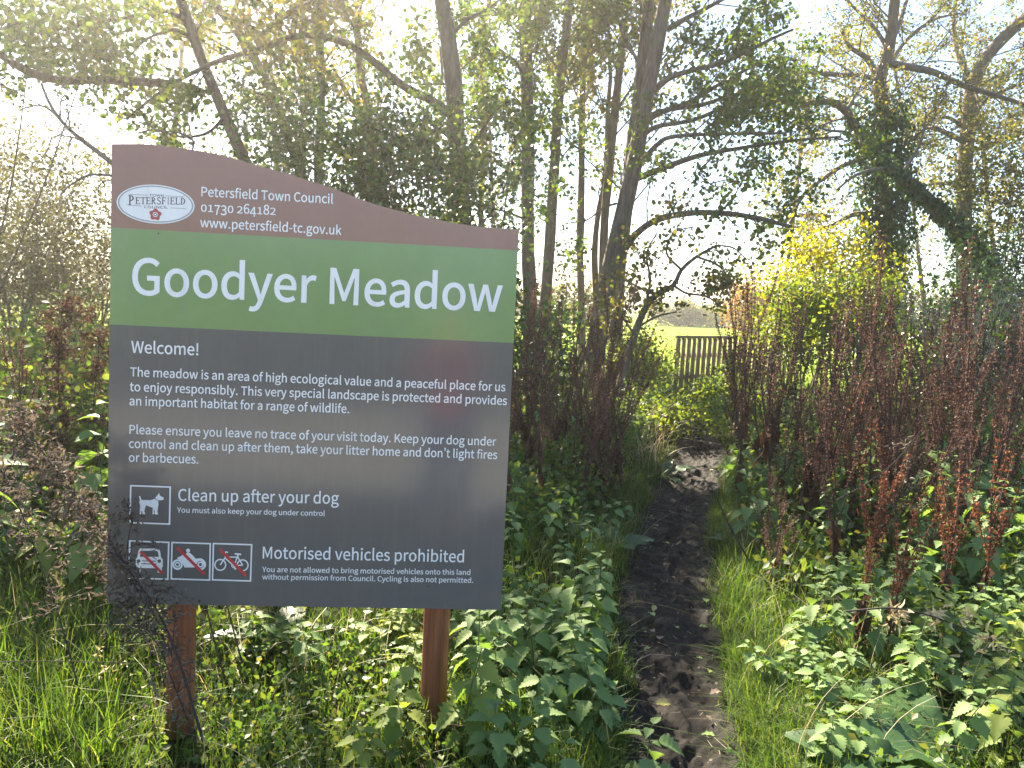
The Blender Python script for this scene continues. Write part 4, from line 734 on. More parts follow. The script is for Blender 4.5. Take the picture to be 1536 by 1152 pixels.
# two-stemmed alder right of the middle with long arching boughs
tree('alder_tree', 'tall twin-stemmed grey tree beside the path, long boughs arching to the right', 14,
     [D(px=[(893, 520), (905, 450), (918, 390), (930, 335), (948, 262), (965, 170), (982, 85), (996, 10)], w=(29, 19)),
      D(px=[(922, 520), (926, 440), (930, 380), (940, 300), (949, 210), (961, 120), (972, 20)], w=(22, 17), oY=.5)],
     [D(px=[(975, 142), (1003, 118), (1036, 106), (1090, 92), (1154, 60), (1190, 44)], w=(10, 3), dY=-1.2),
      D(px=[(968, 176), (1000, 165), (1054, 157), (1100, 142), (1154, 135), (1200, 118)], w=(8, 3), dY=1),
      D(px=[(962, 205), (985, 190), (1040, 180), (1090, 160), (1140, 148), (1185, 138)], w=(8, 3), dY=-.6),
      D(px=[(950, 258), (985, 218), (1010, 205), (1080, 201), (1180, 200)], w=(9, 3), dY=-1.5),
      D(px=[(946, 272), (1000, 250), (1050, 233), (1100, 224), (1180, 212), (1262, 205)], w=(10, 3), dY=-1.0),
      D(px=[(1000, 45), (1025, 30), (1060, 12), (1100, -8), (1150, -20)], w=(9, 3), dY=-.5),
      D(px=[(962, 190), (985, 172), (1040, 150), (1090, 120), (1150, 92), (1200, 90)], w=(9, 3), dY=.8),
      D(px=[(929, 392), (945, 362), (970, 338), (1000, 325), (1045, 319), (1095, 321), (1140, 328), (1185, 340)], w=(12, 5), dY=-2.0, n=2.4),
      D(px=[(925, 305), (905, 312), (880, 330), (850, 335)], w=(4, 1.5), dY=.4),
      D(px=[(1085, 222), (1060, 245), (1050, 262), (1075, 280), (1100, 272)], w=(3, 1.2), dY=0, oY=-.7),
      D(px=[(975, 120), (950, 80), (930, 40), (925, 0)], w=(6, 3), dY=.5),
      D(px=[(985, 60), (965, 20), (955, -20)], w=(6, 3), dY=-.5)],
     'alder', seed=11, top=11.5, group=TREES, stem_shoots=1.6, shoot_from=.38, opt=D(nper=(3.6, 7.0), leaves=4.8))
tree('alder_tree', 'thick dark trunk rising behind the low right end of the sign', 12,
     [D(px=[(694, 420), (693, 330), (688, 250), (684, 180), (680, 120), (671, 60), (662, -5)], w=(28, 22))],
     [D(px=[(676, 172), (648, 150), (620, 138), (590, 118), (560, 92), (522, 66), (470, 52), (430, 58), (385, 76), (350, 84), (312, 98), (258, 126), (222, 152), (190, 178)], w=(15, 3), dY=-1.5, n=1.6, t0=.05),
      D(px=[(690, 300), (665, 282), (640, 280), (612, 292), (590, 300)], w=(6, 3), dY=-1, n=4),
      D(px=[(684, 150), (672, 128), (664, 110), (660, 70)], w=(6, 3), dY=1),
      D(px=[(672, 60), (700, 30), (730, 15), (760, -10)], w=(7, 3), dY=.8),
      D(px=[(690, 240), (720, 200), (740, 170), (765, 150)], w=(6, 2), dY=-1)],
     'alder', 'bark_dark', seed=12, top=9, group=TREES, stem_shoots=1.3, shoot_from=.35, opt=D(leaves=6.5))
tree('alder_tree', 'straight dark trunk standing just right of the sign corner', 15,
     [D(px=[(795, 470), (793, 400), (792, 300), (791, 200), (790, 100), (788, -5)], w=(20, 18))],
     [D(px=[(790, 330), (760, 318), (735, 312), (705, 300)], w=(4, 2), dY=-1), D(px=[(791, 120), (770, 90), (745, 70), (725, 30)], w=(6, 2), dY=-1), D(px=[(790, 60), (815, 30), (840, 10), (870, -20)], w=(6, 2), dY=.6)],
     'alder', 'bark_dark', seed=13, top=11, group=TREES, stem_shoots=2.6, shoot_from=.36, opt=D(leaves=7))
tree('alder_tree', 'slightly leaning slender trunk, second right of the sign', 15.5,
     [D(px=[(816, 470), (822, 400), (826, 330), (832, 250), (838, 150), (848, 60), (855, -5)], w=(18, 12))],
     [D(px=[(838, 150), (860, 120), (875, 90), (905, 70)], w=(5, 2), dY=-.8), D(px=[(842, 110), (820, 80), (805, 50), (790, 20)], w=(5, 2), dY=.8)],
     'alder', 'bark', seed=14, top=10.5, group=TREES, stem_shoots=2.6, shoot_from=.36, opt=D(leaves=7))
tree('alder_tree', 'thinnest upright trunk, in the gap left of the twin-stemmed tree', 17,
     [D(px=[(872, 470), (870, 380), (872, 290), (873, 200), (874, 130), (880, 50), (884, -5)], w=(11, 8))],
     [D(px=[(872, 160), (860, 130), (850, 100)], w=(4, 2), dY=.5), D(px=[(872, 165), (885, 130), (890, 95)], w=(4, 2), dY=-.5)],
     'alder_y', 'bark_warm', seed=15, top=10, group=TREES, stem_shoots=1.6, shoot_from=.35, opt=D(leaves=6))
tree('alder_tree', 'forked brownish trunk close on the left of the twin-stemmed tree', 16,
     [D(px=[(902, 480), (905, 400), (907, 330), (916, 230), (924, 150), (932, 80), (940, -5)], w=(15, 10)), D(px=[(896, 480), (892, 390), (896, 330), (905, 285)], w=(11, 8), oY=.3)],
     [D(px=[(922, 170), (945, 135), (955, 115)], w=(5, 2), dY=.5), D(px=[(928, 110), (912, 70), (905, 30)], w=(5, 2), dY=-.5)],
     'alder_y', 'bark_warm', seed=16, top=10, group=TREES, stem_shoots=1.5, shoot_from=.4, opt=D(leaves=6))
tree('leaning_tree', 'small leafy tree leaning right above the footbridge rail', 12.5,
     [D(px=[(940, 540), (955, 492), (968, 462), (985, 442), (1010, 428), (1022, 405), (1045, 385), (1075, 368)], w=(12, 3))],
     [D(px=[(985, 442), (960, 432), (935, 420), (915, 425)], w=(5, 2), dY=-1), D(px=[(1010, 428), (1030, 440), (1060, 445), (1085, 462)], w=(4, 2), dY=-.8), D(px=[(1075, 368), (1100, 372), (1120, 390)], w=(3, 1.5), dY=-.5),
      D(px=[(968, 462), (975, 420), (970, 380), (985, 350)], w=(5, 2), dY=.6), D(px=[(1022, 405), (1000, 380), (1010, 350), (1040, 340)], w=(4, 2), dY=-1), D(px=[(1045, 385), (1080, 400), (1100, 430)], w=(4, 2), dY=.8),
      D(px=[(955, 492), (985, 475), (1015, 468)], w=(4, 2), dY=-.4), D(px=[(950, 500), (930, 470), (915, 455)], w=(4, 2), dY=.4)],
     'alder_y', 'bark', seed=17, group=TREES, stem_shoots=4, opt=D(nper=(5, 6), len=((.5, .8), (.2, .4)), leaves=4.5))
# ivy-clad trees at the right
tree('ivy_clad_tree', 'upright trunk wrapped in dark ivy behind the yellow shrub', 17,
     [D(px=[(1320, 450), (1324, 380), (1326, 300), (1325, 200), (1320, 120), (1334, 70), (1343, -5)], w=(26, 14))],
     [D(px=[(1318, 118), (1300, 88), (1275, 70), (1262, 45)], w=(10, 4), dY=-.5), D(px=[(1320, 122), (1290, 113), (1245, 112), (1205, 108), (1175, 118)], w=(8, 3), dY=-1),
      D(px=[(1330, 95), (1372, 102), (1405, 110), (1450, 130), (1500, 145), (1545, 160)], w=(11, 5), dY=-1.5), D(px=[(1310, 322), (1280, 322), (1255, 335), (1236, 342), (1205, 352)], w=(9, 3), dY=-.6),
      D(px=[(1300, 235), (1262, 250), (1235, 268), (1205, 292), (1185, 335)], w=(8, 4), dY=-.8), D(px=[(1245, 325), (1215, 322), (1180, 326)], w=(6, 3), dY=-.4),
      D(px=[(1325, 190), (1300, 165), (1275, 155), (1240, 148)], w=(6, 3), dY=.5), D(px=[(1338, 60), (1350, 30), (1362, -5)], w=(9, 5), dY=.6),
      D(px=[(1336, 80), (1310, 40), (1285, 15), (1260, -8)], w=(7, 3), dY=.6), D(px=[(1332, 100), (1360, 60), (1400, 30), (1440, 20)], w=(7, 3), dY=1),
      D(px=[(1322, 250), (1350, 225), (1385, 195), (1400, 190)], w=(5, 3), dY=-1)],
     'alder_y', 'bark_warm', seed=21, top=11, group=TREES, stem_shoots=3.2, shoot_from=.42, leaf_size=.052, opt=D(mul=2.3, nper=(3.0, 7.5), leaves=4.2, len=((.9, 1.9), (.3, .7)), trop=.0), twigs='twig_grey',
     ivy=[D(z=(.3, 6.2), n=11000, r=.60, s=.095)])
tree('ivy_clad_tree', 'ivy-covered trunk leaning far to the left across the upright ivy trunk', 15.5,
     [D(px=[(1500, 430), (1470, 385), (1440, 348), (1405, 312), (1370, 282), (1335, 252), (1302, 222), (1282, 190), (1268, 165), (1240, 152), (1200, 158), (1165, 150)], w=(26, 5))],
     [D(px=[(1300, 220), (1275, 200), (1240, 195), (1215, 185)], w=(6, 2), dY=-1), D(px=[(1275, 175), (1255, 180), (1225, 190)], w=(5, 2), dY=.6), D(px=[(1330, 250), (1285, 262), (1255, 285)], w=(6, 3), dY=-1),
      D(px=[(1270, 165), (1290, 130), (1300, 100)], w=(5, 2), dY=.8), D(px=[(1350, 265), (1380, 215), (1390, 170)], w=(6, 2), dY=.7)],
     'alder_y', 'bark_warm', seed=22, group=TREES, leaf_size=.052, opt=D(mul=2.2, nper=(3.0, 7.5), leaves=4.2, len=((.8, 1.6), (.3, .7))), twigs='twig_grey', ivy=[D(z=(0, 1), n=6000, r=.40, s=.085, lean=True)])
tree('ivy_clad_tree', 'brownish farther trunk with ragged ivy near the right edge', 20,
     [D(px=[(1446, 440), (1446, 350), (1447, 270), (1450, 200), (1458, 130), (1480, 85), (1512, 50), (1545, 20)], w=(24, 14))],
     [D(px=[(1448, 215), (1420, 200), (1392, 188), (1365, 186)], w=(8, 4), dY=-1), D(px=[(1446, 190), (1420, 176), (1395, 178), (1380, 190)], w=(6, 3), dY=.5), D(px=[(1446, 282), (1415, 275), (1385, 278)], w=(7, 3), dY=-.7),
      D(px=[(1452, 180), (1480, 150), (1520, 130), (1560, 120)], w=(7, 3), dY=-1), D(px=[(1460, 128), (1440, 90), (1430, 40), (1435, -5)], w=(9, 4), dY=1), D(px=[(1448, 230), (1490, 215), (1540, 200)], w=(6, 3), dY=-1)],
     'alder_y', 'bark_warm', seed=23, group=TREES, top=9.5, leaf_size=.054, stem_shoots=3.0, shoot_from=.4, opt=D(mul=3.8, nper=(4.2, 7.5), len=((1.0, 2.0), (.3, .7)), leaves=4.2, trop=.0), twigs='twig_grey', ivy=[D(z=(.5, 5.5), n=2600, r=.42)])
# left of the sign and behind it
tree('crooked_tree', 'leaning grey trunk over the sign, with a level bough reaching far left', 11,
     [D(px=[(440, 420), (400, 320), (362, 230), (338, 175), (318, 128), (300, 85), (284, 35), (268, -5)], w=(18, 13))],
     [D(px=[(305, 140), (285, 132), (255, 126), (215, 123), (150, 120), (90, 121), (45, 108), (15, 92), (-30, 60)], w=(13, 9), dY=-1.2, n=1.0, t0=.15),
      D(px=[(290, 60), (265, 45), (240, 50), (215, 62), (190, 90)], w=(6, 2), dY=-1), D(px=[(283, 30), (250, 20), (200, 25), (140, 35), (60, 50)], w=(8, 3), dY=-.8, n=2),
      D(px=[(338, 175), (310, 200), (270, 205), (235, 195), (205, 200)], w=(5, 2), dY=-.8)],
     'alder', 'bark_dark', seed=31, top=6.3, group=TREES, stem_shoots=1.6, shoot_from=.62, leaf_size=.07, opt=D(leaves=6))
tree('crooked_tree', 'second leaning trunk above the sign, parallel to the first', 12.5,
     [D(px=[(500, 420), (470, 320), (442, 230), (415, 160), (392, 110), (368, 65), (345, 35), (312, -5)], w=(17, 12))],
     [D(px=[(392, 110), (420, 85), (455, 70), (490, 40)], w=(6, 2), dY=-1), D(px=[(368, 65), (375, 30), (370, -5)], w=(7, 3), dY=.5), D(px=[(380, 85), (400, 45), (430, 20), (470, 0)], w=(7, 3), dY=-2.6, n=4, t0=.1), D(px=[(362, 60), (350, 20), (372, -20), (400, -60)], w=(7, 3), dY=-2.6, n=4, t0=.1)],  # last two boughs, reaching toward the viewer, are added to shade the path
     'alder_y', 'bark', seed=32, top=6.5, group=TREES, stem_shoots=1.4, shoot_from=.5, opt=D(leaves=5))
for k, (px_, w_, lab, mt_) in enumerate([
        ([(475, 420), (478, 260), (482, 140), (480, 60), (482, -5)], (14, 11), 'dark upright stem under the arching bough, ivy leaves about it', 'alder'),
        ([(575, 430), (562, 260), (552, 170), (540, 100), (536, 40), (540, -5)], (13, 9), 'yellow-lit stem left of the thick dark trunk, forked near the frame top', 'alder_y'),
        ([(455, 430), (452, 260), (455, 130), (440, 60), (448, -5)], (13, 8), 'slim crooked stem between the leaning trunks and the upright stem', 'alder'),
        ([(560, 430), (548, 200), (520, 140), (505, 118), (470, 100)], (10, 5), 'bent yellowish stem crossing behind the arching bough', 'alder_y'),
        ([(720, 430), (722, 300), (728, 180), (722, 90), (735, -5)], (8, 6), 'slim leafy pole behind the right end of the sign', 'alder_y')]):
    tree('pole_tree', lab, 14.5 + k * .7, [D(px=px_, w=w_)], [], mt_, 'bark_warm' if mt_ == 'alder_y' else 'bark_dark', seed=40 + k, top=6.6, group=TREES, stem_shoots=2.4, shoot_from=.25, opt=D(leaves=6, mul=1.5, len=((.6, 1.2), (.25, .5))))
tree('bare_tree', 'thin bare grey branches slanting up left from behind the sign edge', 8,
     [D(px=[(230, 330), (200, 275), (165, 242), (130, 215), (105, 195), (85, 172), (72, 150), (62, 125)], w=(9, 3))],
     [D(px=[(100, 190), (75, 165), (55, 158), (30, 165)], w=(4, 1.5), dY=-.3, n=3), D(px=[(130, 215), (105, 205), (80, 205), (55, 212)], w=(3, 1), dY=.3, n=3), D(px=[(215, 300), (190, 270), (140, 262), (110, 275), (90, 292)], w=(5, 2), dY=-.4, n=3),
      D(px=[(90, 180), (92, 150), (110, 128)], w=(3, 1), dY=.2, n=3), D(px=[(250, 300), (290, 220), (270, 200), (235, 195), (215, 180)], w=(4, 1.5), dY=.4, n=3), D(px=[(105, 195), (100, 160), (85, 140)], w=(3, 1), dY=.3, n=3)],
     'thorn', 'bark', seed=51, group=TREES, leaf_size=.04, opt=D(leaves=.5, len=((.4, .9), (.15, .4)), nper=(3, 6)))

BT = 'farther trees seen through the crowns'
for k, (px_, Y_, w_, lean_, mt_, lab) in enumerate([(560, 24, 6, -16, 'alder_y', 'farther pale trunk behind the bent stem, over the sign'), (640, 27, 6, 14, 'alder_y', 'farther trunk glimpsed left of the thick dark trunk'), (745, 23, 6, -10, 'alder', 'farther trunk between the thick trunk and the straight one'),
        (1175, 25, 6, 30, 'alder_y', 'farther tree left of the upright ivy trunk'),
        (1385, 26, 6, -26, 'alder_y', 'farther tree between the two ivy trunks'), (1500, 24, 7, -30, 'alder_y', 'farther tree near the right edge, behind the ragged trunk'), (250, 25, 10, 12, 'thorn', 'farther thin tree above the left half of the sign'), (420, 26, 10, -8, 'alder_y', 'farther tree behind the leaning trunks')]):
    tree('alder_tree', lab, Y_, [D(px=[(px_, 450), (px_ + lean_ * .5, 330), (px_ + lean_, 200), (px_ + lean_ * 2, 60)], w=(w_, w_ * .55))], [], mt_, 'bark_warm', seed=400 + k, top=9 if px_ > 500 else 7.5, group=BT, stem_shoots=2.6, shoot_from=.22,
         leaf_size=.10, opt=D(leaves=4, nper=(2.2, 4.5), len=((.9, 1.9), (.35, .8)), jit=.1))
# evergreen understorey behind the sign
for k, (px_, py_, Y_, rx, rz, cl, lab) in enumerate([
        (505, 245, 10.5, 1.15, .85, 90, 'dark evergreen bush showing above the middle of the sign'), (615, 240, 10.2, 1.0, .9, 80, 'dark evergreen bush left of the thick trunk, over the sloping sign top'),
        (735, 285, 11, .75, 1.0, 60, 'dark evergreen bush between the thick trunk and the sign corner'), (400, 190, 11.5, .9, .8, 55, 'evergreen bush among the leaning trunks above the sign')]):
    c = P(px_, py_, Y_); bush('evergreen_bush', lab, 'bush', c, (rx, .9, rz), cl, 30, 'evergreen', .075, .22, seed=60 + k, group='evergreen bushes behind the sign', T=IVY, up=.3)
c = P(75, 55, 10.5)
bush('overhanging_crown', 'dark leafy crown hanging into the top left corner of the view', 'tree', c, (1.4, 1.1, .5), 75, 34, 'evergreen', .075, .24, seed=70, T=ROUND, base=(c[0] - 2.2, c[1] + .8, 0), stems=5)
c = P(800, 460, 10); bush('ivy_bush', 'dark ivy bush at the foot of the trunks, right of the sign', 'bush', (c[0], c[1], .95), (.75, .6, .75), 50, 40, 'evergreen', .08, .18, seed=72, T=IVY)
# thorn scrub at far left
for k, (px_, Y_, rx, rz, zc_, lab) in enumerate([(20, 13.2, 2.0, 2.0, 2.3, 'brownish thorn scrub at the left edge of the view'), (125, 14, 1.7, 1.8, 2.0, 'tangled bare thorn bush just left of the sign'), (-70, 15.5, 2.4, 2.3, 2.9, 'taller dark thorn bush cut by the left edge of the view')]):
    bush('thorn_bush', lab, 'bush', (GX(px_, Y_), Y_, zc_), (rx, 1.4, rz), 210, 40, 'thorn', .07, .34, 'twig_grey', seed=80 + k, group='thorn bushes left of the sign', T=LEAF, twig=.004, twig_extra=4)
# shrubs right of the path
c = P(1240, 415, 15); bush('yellow_shrub', 'bright yellow autumn shrub right of the footbridge', 'shrub', c, (1.15, 1.0, .95), 110, 44, 'yellow', .07, .24, 'twig_grey', seed=90, T=ROUND)
c = P(1205, 485, 14); bush('yellow_green_shrub', 'lime green shrub below the bright yellow one', 'shrub', c, (1.0, .9, .8), 85, 44, 'yellowgreen', .068, .22, 'twig_grey', seed=91, T=ROUND)
c = P(1290, 470, 13.2); bush('yellow_green_shrub', 'yellow green shrub at the foot of the upright ivy trunk', 'shrub', c, (.75, .7, .85), 55, 42, 'yellowgreen', .058, .22, 'twig_grey', seed=92, T=ROUND)
c = P(1505, 385, 13); bush('ivy_thicket', 'dark ivy thicket at the right edge of the view', 'bush', (c[0], c[1], 1.6), (1.3, 1.0, 1.55), 150, 48, 'ivy', .07, .26, 'bark_dark', seed=93, T=IVY)
c = P(1520, 275, 15); bush('olive_bush', 'brownish olive bush high at the right edge, above the ivy thicket', 'bush', c, (1.1, 1.0, 1.2), 110, 44, 'alder_y', .06, .26, 'bark_warm', seed=94, T=ROUND)
c = P(1415, 430, 11.5); bush('dark_bush', 'dark green bush under the leaning ivy trunk', 'bush', (c[0], c[1], 1.0), (.9, .8, 1.0), 80, 44, 'evergreen', .06, .24, seed=95, T=IVY)
r_ = np.random.default_rng(96); W = MB(); root = thing('bramble_tangle', 'pale bare arching bramble stems before the dark ivy thicket', 'bramble', (GX(1470, 9.5), 9.5, 0))
for k in range(75):
    a = P(r_.uniform(1385, 1560), r_.uniform(470, 600), 9.5 + r_.normal() * .5) - np.array(root.location); b_ = a + np.array([r_.normal() * .35, r_.normal() * .3, r_.uniform(.2, .85)])
    e = b_ + np.array([r_.normal() * .45, r_.normal() * .3, r_.uniform(-.4, .15)]); tube(W, spline([a, b_, e], 9), np.linspace(.006, .002, 9), 4)
W.build('canes', M['twig_pale'], root, True)
# yellow lit leaves low between the stems
c = P(955, 515, 13); bush('yellow_green_shrub', 'small yellow green shrub low at the base of the leaning tree', 'shrub', (c[0], c[1], .75), (.5, .5, .5), 26, 36, 'yellowgreen', .06, .16, 'twig_grey', seed=97, T=ROUND)
c = P(850, 420, 19); bush('yellow_green_shrub', 'pale yellow green shrub seen between the slender trunks', 'shrub', (c[0], c[1], 1.3), (1.5, .8, 1.1), 60, 36, 'alder_y', .07, .28, 'twig_grey', seed=98, T=ROUND)
# far side of the meadow
c = P(1128, 432, 42); bush('orange_tree', 'small orange autumn tree far off beyond the footbridge', 'tree', (c[0], c[1], 1.9), (1.35, 1.3, 1.7), 120, 40, 'orange', .12, .4, 'bark_warm', seed=100, T=ROUND, stems=9)
FAR = 'trees on the far side of the meadow'
for k, (px_, Y_, rx, h_, mt_, lab) in enumerate([(1020, 80, 3.2, 2.4, 'alder_y', 'low olive bush on the far meadow edge, left in the gap'), (1075, 84, 3.6, 2.0, 'under', 'low green bush on the far meadow edge, middle of the gap'),
        (1180, 70, 4.0, 3.4, 'yellowgreen', 'far yellowish bush behind the orange tree'), (1260, 80, 5, 4.2, 'alder_y', 'far bush hidden behind the yellow shrub'), (880, 75, 5, 3.6, 'alder_y', 'far pale bush glimpsed between the slender trunks'),
        (760, 80, 6, 4.0, 'alder_y', 'far pale bush glimpsed right of the sign corner'), (1380, 72, 6, 4.5, 'alder_y', 'far bush glimpsed under the leaning ivy trunk'), (1500, 78, 6, 5, 'under', 'far bush behind the ivy thicket'),
        (120, 70, 8, 6, 'thorn', 'far trees behind the thorn bushes, left of the sign'), (-40, 64, 8, 7, 'thorn', 'far tall trees behind the left thorn scrub')]):
    bush('far_bush', lab, 'bush', (GX(px_, Y_), Y_, h_ * .5), (rx, 2.0, h_ * .55), 130, 34, mt_, .22, .45, 'bark_warm', seed=110 + k, group=FAR, T=ROUND, stems=6, low=-.9)

# ------------------------------------------------------------------ footbridge rail
fa = P(1016, 503, 15.6); fb = P(1118, 509, 17.2); fc = P(1190, 513, 18.2)
fence = thing('picket_fence', 'weathered wooden picket rail of the footbridge at the end of the path', 'fence', (fa[0], fa[1], 0))
fo = np.array([fa[0], fa[1], 0.0]); line = spline([fa, P(1060, 505.5, 16.3), fb, fc], 40); cum = np.concatenate([[0], np.cumsum(np.linalg.norm(np.diff(line, axis=0), axis=1))]); s_ = .05
mbt = MB(); mbl = MB(); zt = fa[2]
mbm = MB()
for d_, mm, zz_, hh in ((.0, mbt, zt - .03, .05), (.045, mbl, zt - .42, .09), (.045, mbm, zt - .86, .09)):
    for i in range(len(line) - 1):
        a, b_ = line[i], line[i + 1]; dx, dy = (b_ - a)[:2]; L = math.hypot(dx, dy); Rm = np.array([[dx / L, -dy / L, 0], [dy / L, dx / L, 0], [0, 0, 1]])
        box(mm, (a + b_) / 2 * [1, 1, 0] + np.array([-dy / L * d_, dx / L * d_, zz_]) - fo, (L + .002, .09 if mm is mbt else .035, hh), 0, Rm)
mbt.build('top_rail', M['rail_wood'], fence); mbl.build('middle_rail', M['rail_wood'], fence); mbm.build('bottom_rail', M['rail_wood'], fence)
while s_ < cum[-1]:
    q = np.array([np.interp(s_, cum, line[:, i]) for i in range(3)]); q2 = np.array([np.interp(s_ + .02, cum, line[:, i]) for i in range(3)]); dx, dy = (q2 - q)[:2]; L = math.hypot(dx, dy) + 1e-9
    Rm = np.array([[dx / L, -dy / L, 0], [dy / L, dx / L, 0], [0, 0, 1]]); mb = MB(); hp = zt - .055 + .25
    box(mb, (q[0] - fo[0], q[1] - fo[1], (zt - .06 - .25) / 2), (.10, .04, zt - .06 + .25), 0, Rm); mb.build('picket', M['rail_wood'], fence); s_ += .185

# ------------------------------------------------------------------ low plants
def place(name, parts, label, cat, x, y, rz, sc, group=None, tilt=0.0, tdir=0.0, dz=0.0):
    """a plant: an Empty at its foot with copies of the parts (shared meshes)"""
    o = thing(name, label, cat, (x, y, float(gz(x, y)) + dz), rz, group, sc if isinstance(sc, tuple) else (sc, sc, sc))
    if tilt: o.rotation_euler = (tilt * math.sin(tdir), tilt * math.cos(tdir), rz)
    for nm, me in parts: link(nm, me, o)
    return o

# nettles: square-on pairs of toothed leaves up a stem
NL = blade_leaf(12, .36, lambda t: math.sin(math.pi * min(1, (t * .94 + .06)) ** .62) * (1.02 - .25 * t) + .02, .32, .28, .22, .020)
NLs = blade_leaf(6, .36, lambda t: math.sin(math.pi * min(1, (t * .94 + .06)) ** .62) * (1.02 - .25 * t) + .02, .28, .22, .08, 0)
def make_nettle(seed, h, big, leaf, T=NL, bare=.0):
    r = np.random.default_rng(seed); ST, LB = MB(), MB(); lean = r.normal(size=2) * .10
    n = int(h / .05); zs = np.linspace(0, h, 10); px_ = np.stack([lean[0] * zs ** 2 / h + .008 * np.sin(zs * 14 + seed), lean[1] * zs ** 2 / h + .008 * np.cos(zs * 11 + seed), zs], -1)
    px_[0, 2] = -.03; tube(ST, px_, np.linspace(.0038, .0018, 10), 5)
    D_, N_, Q, S_ = [], [], [], []
    for k in range(n):
        t = (k + .6) / n
        if t < bare: continue
        z = t * h; p = np.array([np.interp(z, zs, px_[:, 0]), np.interp(z, zs, px_[:, 1]), z])
        s_ = big * (1.0 if .35 < t < .8 else (.72 if t <= .35 else 1.0 - (t - .8) * 3.2)) * r.uniform(.85, 1.15); s_ = max(s_, .022)
        for q in (0, math.pi):
            if t < .4 and r.uniform() < .12: continue
            a = k * math.pi / 2 + q + seed + r.normal() * .2; el = -.42 + .75 * max(0, t - .7) / .3 + r.normal() * .2
            d = np.array([math.cos(a) * math.cos(el), math.sin(a) * math.cos(el), math.sin(el)])
            pet = s_ * .32; e = p + unit(d + [0, 0, .45]) * pet; tube(ST, [p, (p + e) / 2 + [0, 0, .002], e], .0011, 3)
            Q.append(e); D_.append(d); N_.append(np.array([-math.cos(a) * math.sin(el), -math.sin(a) * math.sin(el), math.cos(el)]) + r.normal(size=3) * .22); S_.append(s_)
            if t > .3 and s_ > .04 and r.uniform() < .45:            # a small shoot in the leaf axil
                for _ in range(2):
                    d2 = unit(d + r.normal(size=3) * .5 + [0, 0, .6]); Q.append(p + d2 * .012); D_.append(d2); N_.append(np.array([0, 0, 1.]) - d2 * .4); S_.append(s_ * .35)
    scatter(LB, np.array(Q), T, np.array(S_), 0, np.array(D_), np.array(N_), r=r)
    return [('stem', ST.mesh('stem', M['stem_green'])), ('foliage', LB.mesh('foliage', M[leaf]))]
NET = [make_nettle(s_, h, b_, 'nettle') for s_, h, b_ in ((1, .50, .105), (2, .42, .115), (3, .58, .10), (4, .36, .12), (5, .64, .105))]
NETY = [make_nettle(s_, h, b_, 'nettle_y') for s_, h, b_ in ((11, .55, .10), (12, .45, .11))]
NETS = [make_nettle(s_, h, b_, m_, NLs) for s_, h, b_, m_ in ((21, .85, .12, 'nettle'), (22, .7, .125, 'nettle'), (23, .95, .115, 'nettle_y'), (24, .75, .12, 'nettle_y'))]
rn = np.random.default_rng(5)
def nettle_at(px, top, y, label, kind=None, group=None, name='nettle', cat='nettle', rz=None):
    """a nettle whose tip shows at photo pixel (px, top), standing y metres ahead"""
    q = P(px, top, y); pool = kind or NET; j = rn.integers(len(pool)); base_h = {id(NET): (.50, .42, .58, .36, .64), id(NETY): (.55, .45), id(NETS): (.85, .7, .95, .75)}[id(pool)][j]
    h = max(.12, q[2] - float(gz(q[0], y))); s_ = float(np.clip(h / base_h, .45, 1.7))
    return place(name, pool[j], label, cat, q[0], y, rn.uniform(0, 6.28) if rz is None else rz, (.5 + .5 * s_, .5 + .5 * s_, s_), group, abs(rn.normal()) * .08, rn.uniform(0, 6.28))
NG = 'nettles growing between the sign and the path'
for px, top, y, lab, kd in [
    (868, 845, 3.35, 'tallest nettle of the clump left of the path, its tip level with the sign bottom', NET), (905, 820, 3.9, 'nettle tip standing behind the clump, close to the mud path', NET),
    (735, 905, 2.75, 'nettle right under the lower right corner of the sign', NET), (805, 900, 3.0, 'broad nettle in the middle of the clump right of the sign', NET), (850, 925, 3.05, 'nettle in the clump on the side facing the path', NET),
    (700, 970, 2.55, 'pale topped nettle pressed against the right post', NETY), (765, 960, 2.7, 'nettle with a lit crown, a hand right of the brown post', NET), (812, 985, 2.75, 'low nettle in front of the broad clump right of the post', NET),
    (740, 1040, 2.4, 'nettle in front of the right post foot, leaves hanging low', NET), (800, 1060, 2.42, 'small nettle near the frame bottom between post and path', NET), (880, 990, 3.0, 'small nettle at the grassy left edge of the mud', NET),
    (895, 890, 3.6, 'nettle at the back of the clump beside the path', NET), (602, 1020, 2.62, 'pale nettle just left of the right post', NETY), (555, 1075, 2.4, 'yellow lit young nettle in the grass left of the right post', NETY),
    (620, 960, 2.95, 'shaded nettle behind the right post', NET), (470, 985, 3.1, 'shaded nettle under the middle of the sign', NET), (535, 950, 3.3, 'shaded nettle under the right half of the sign', NET), (420, 960, 3.3, 'shaded nettle under the left half of the sign', NET),
    (975, 1085, 2.45, 'little nettle at the frame bottom on the left rim of the path', NET), (835, 1110, 2.3, 'little nettle at the frame bottom below the clump', NET),
    (825, 730, 5.0, 'tall nettle standing before the brown docks right of the sign', NET), (845, 735, 5.6, 'nettle behind the tall one, before the docks', NET), (800, 760, 5.2, 'nettle at the right edge of the sign board', NET),
    (880, 770, 5.4, 'nettle in the grass halfway between sign and path', NET), (940, 760, 5.8, 'nettle at the bend on the left rim of the path', NET)]:
    nettle_at(px, top, y, lab, kd, NG)
NR = 'nettles growing right of the path'
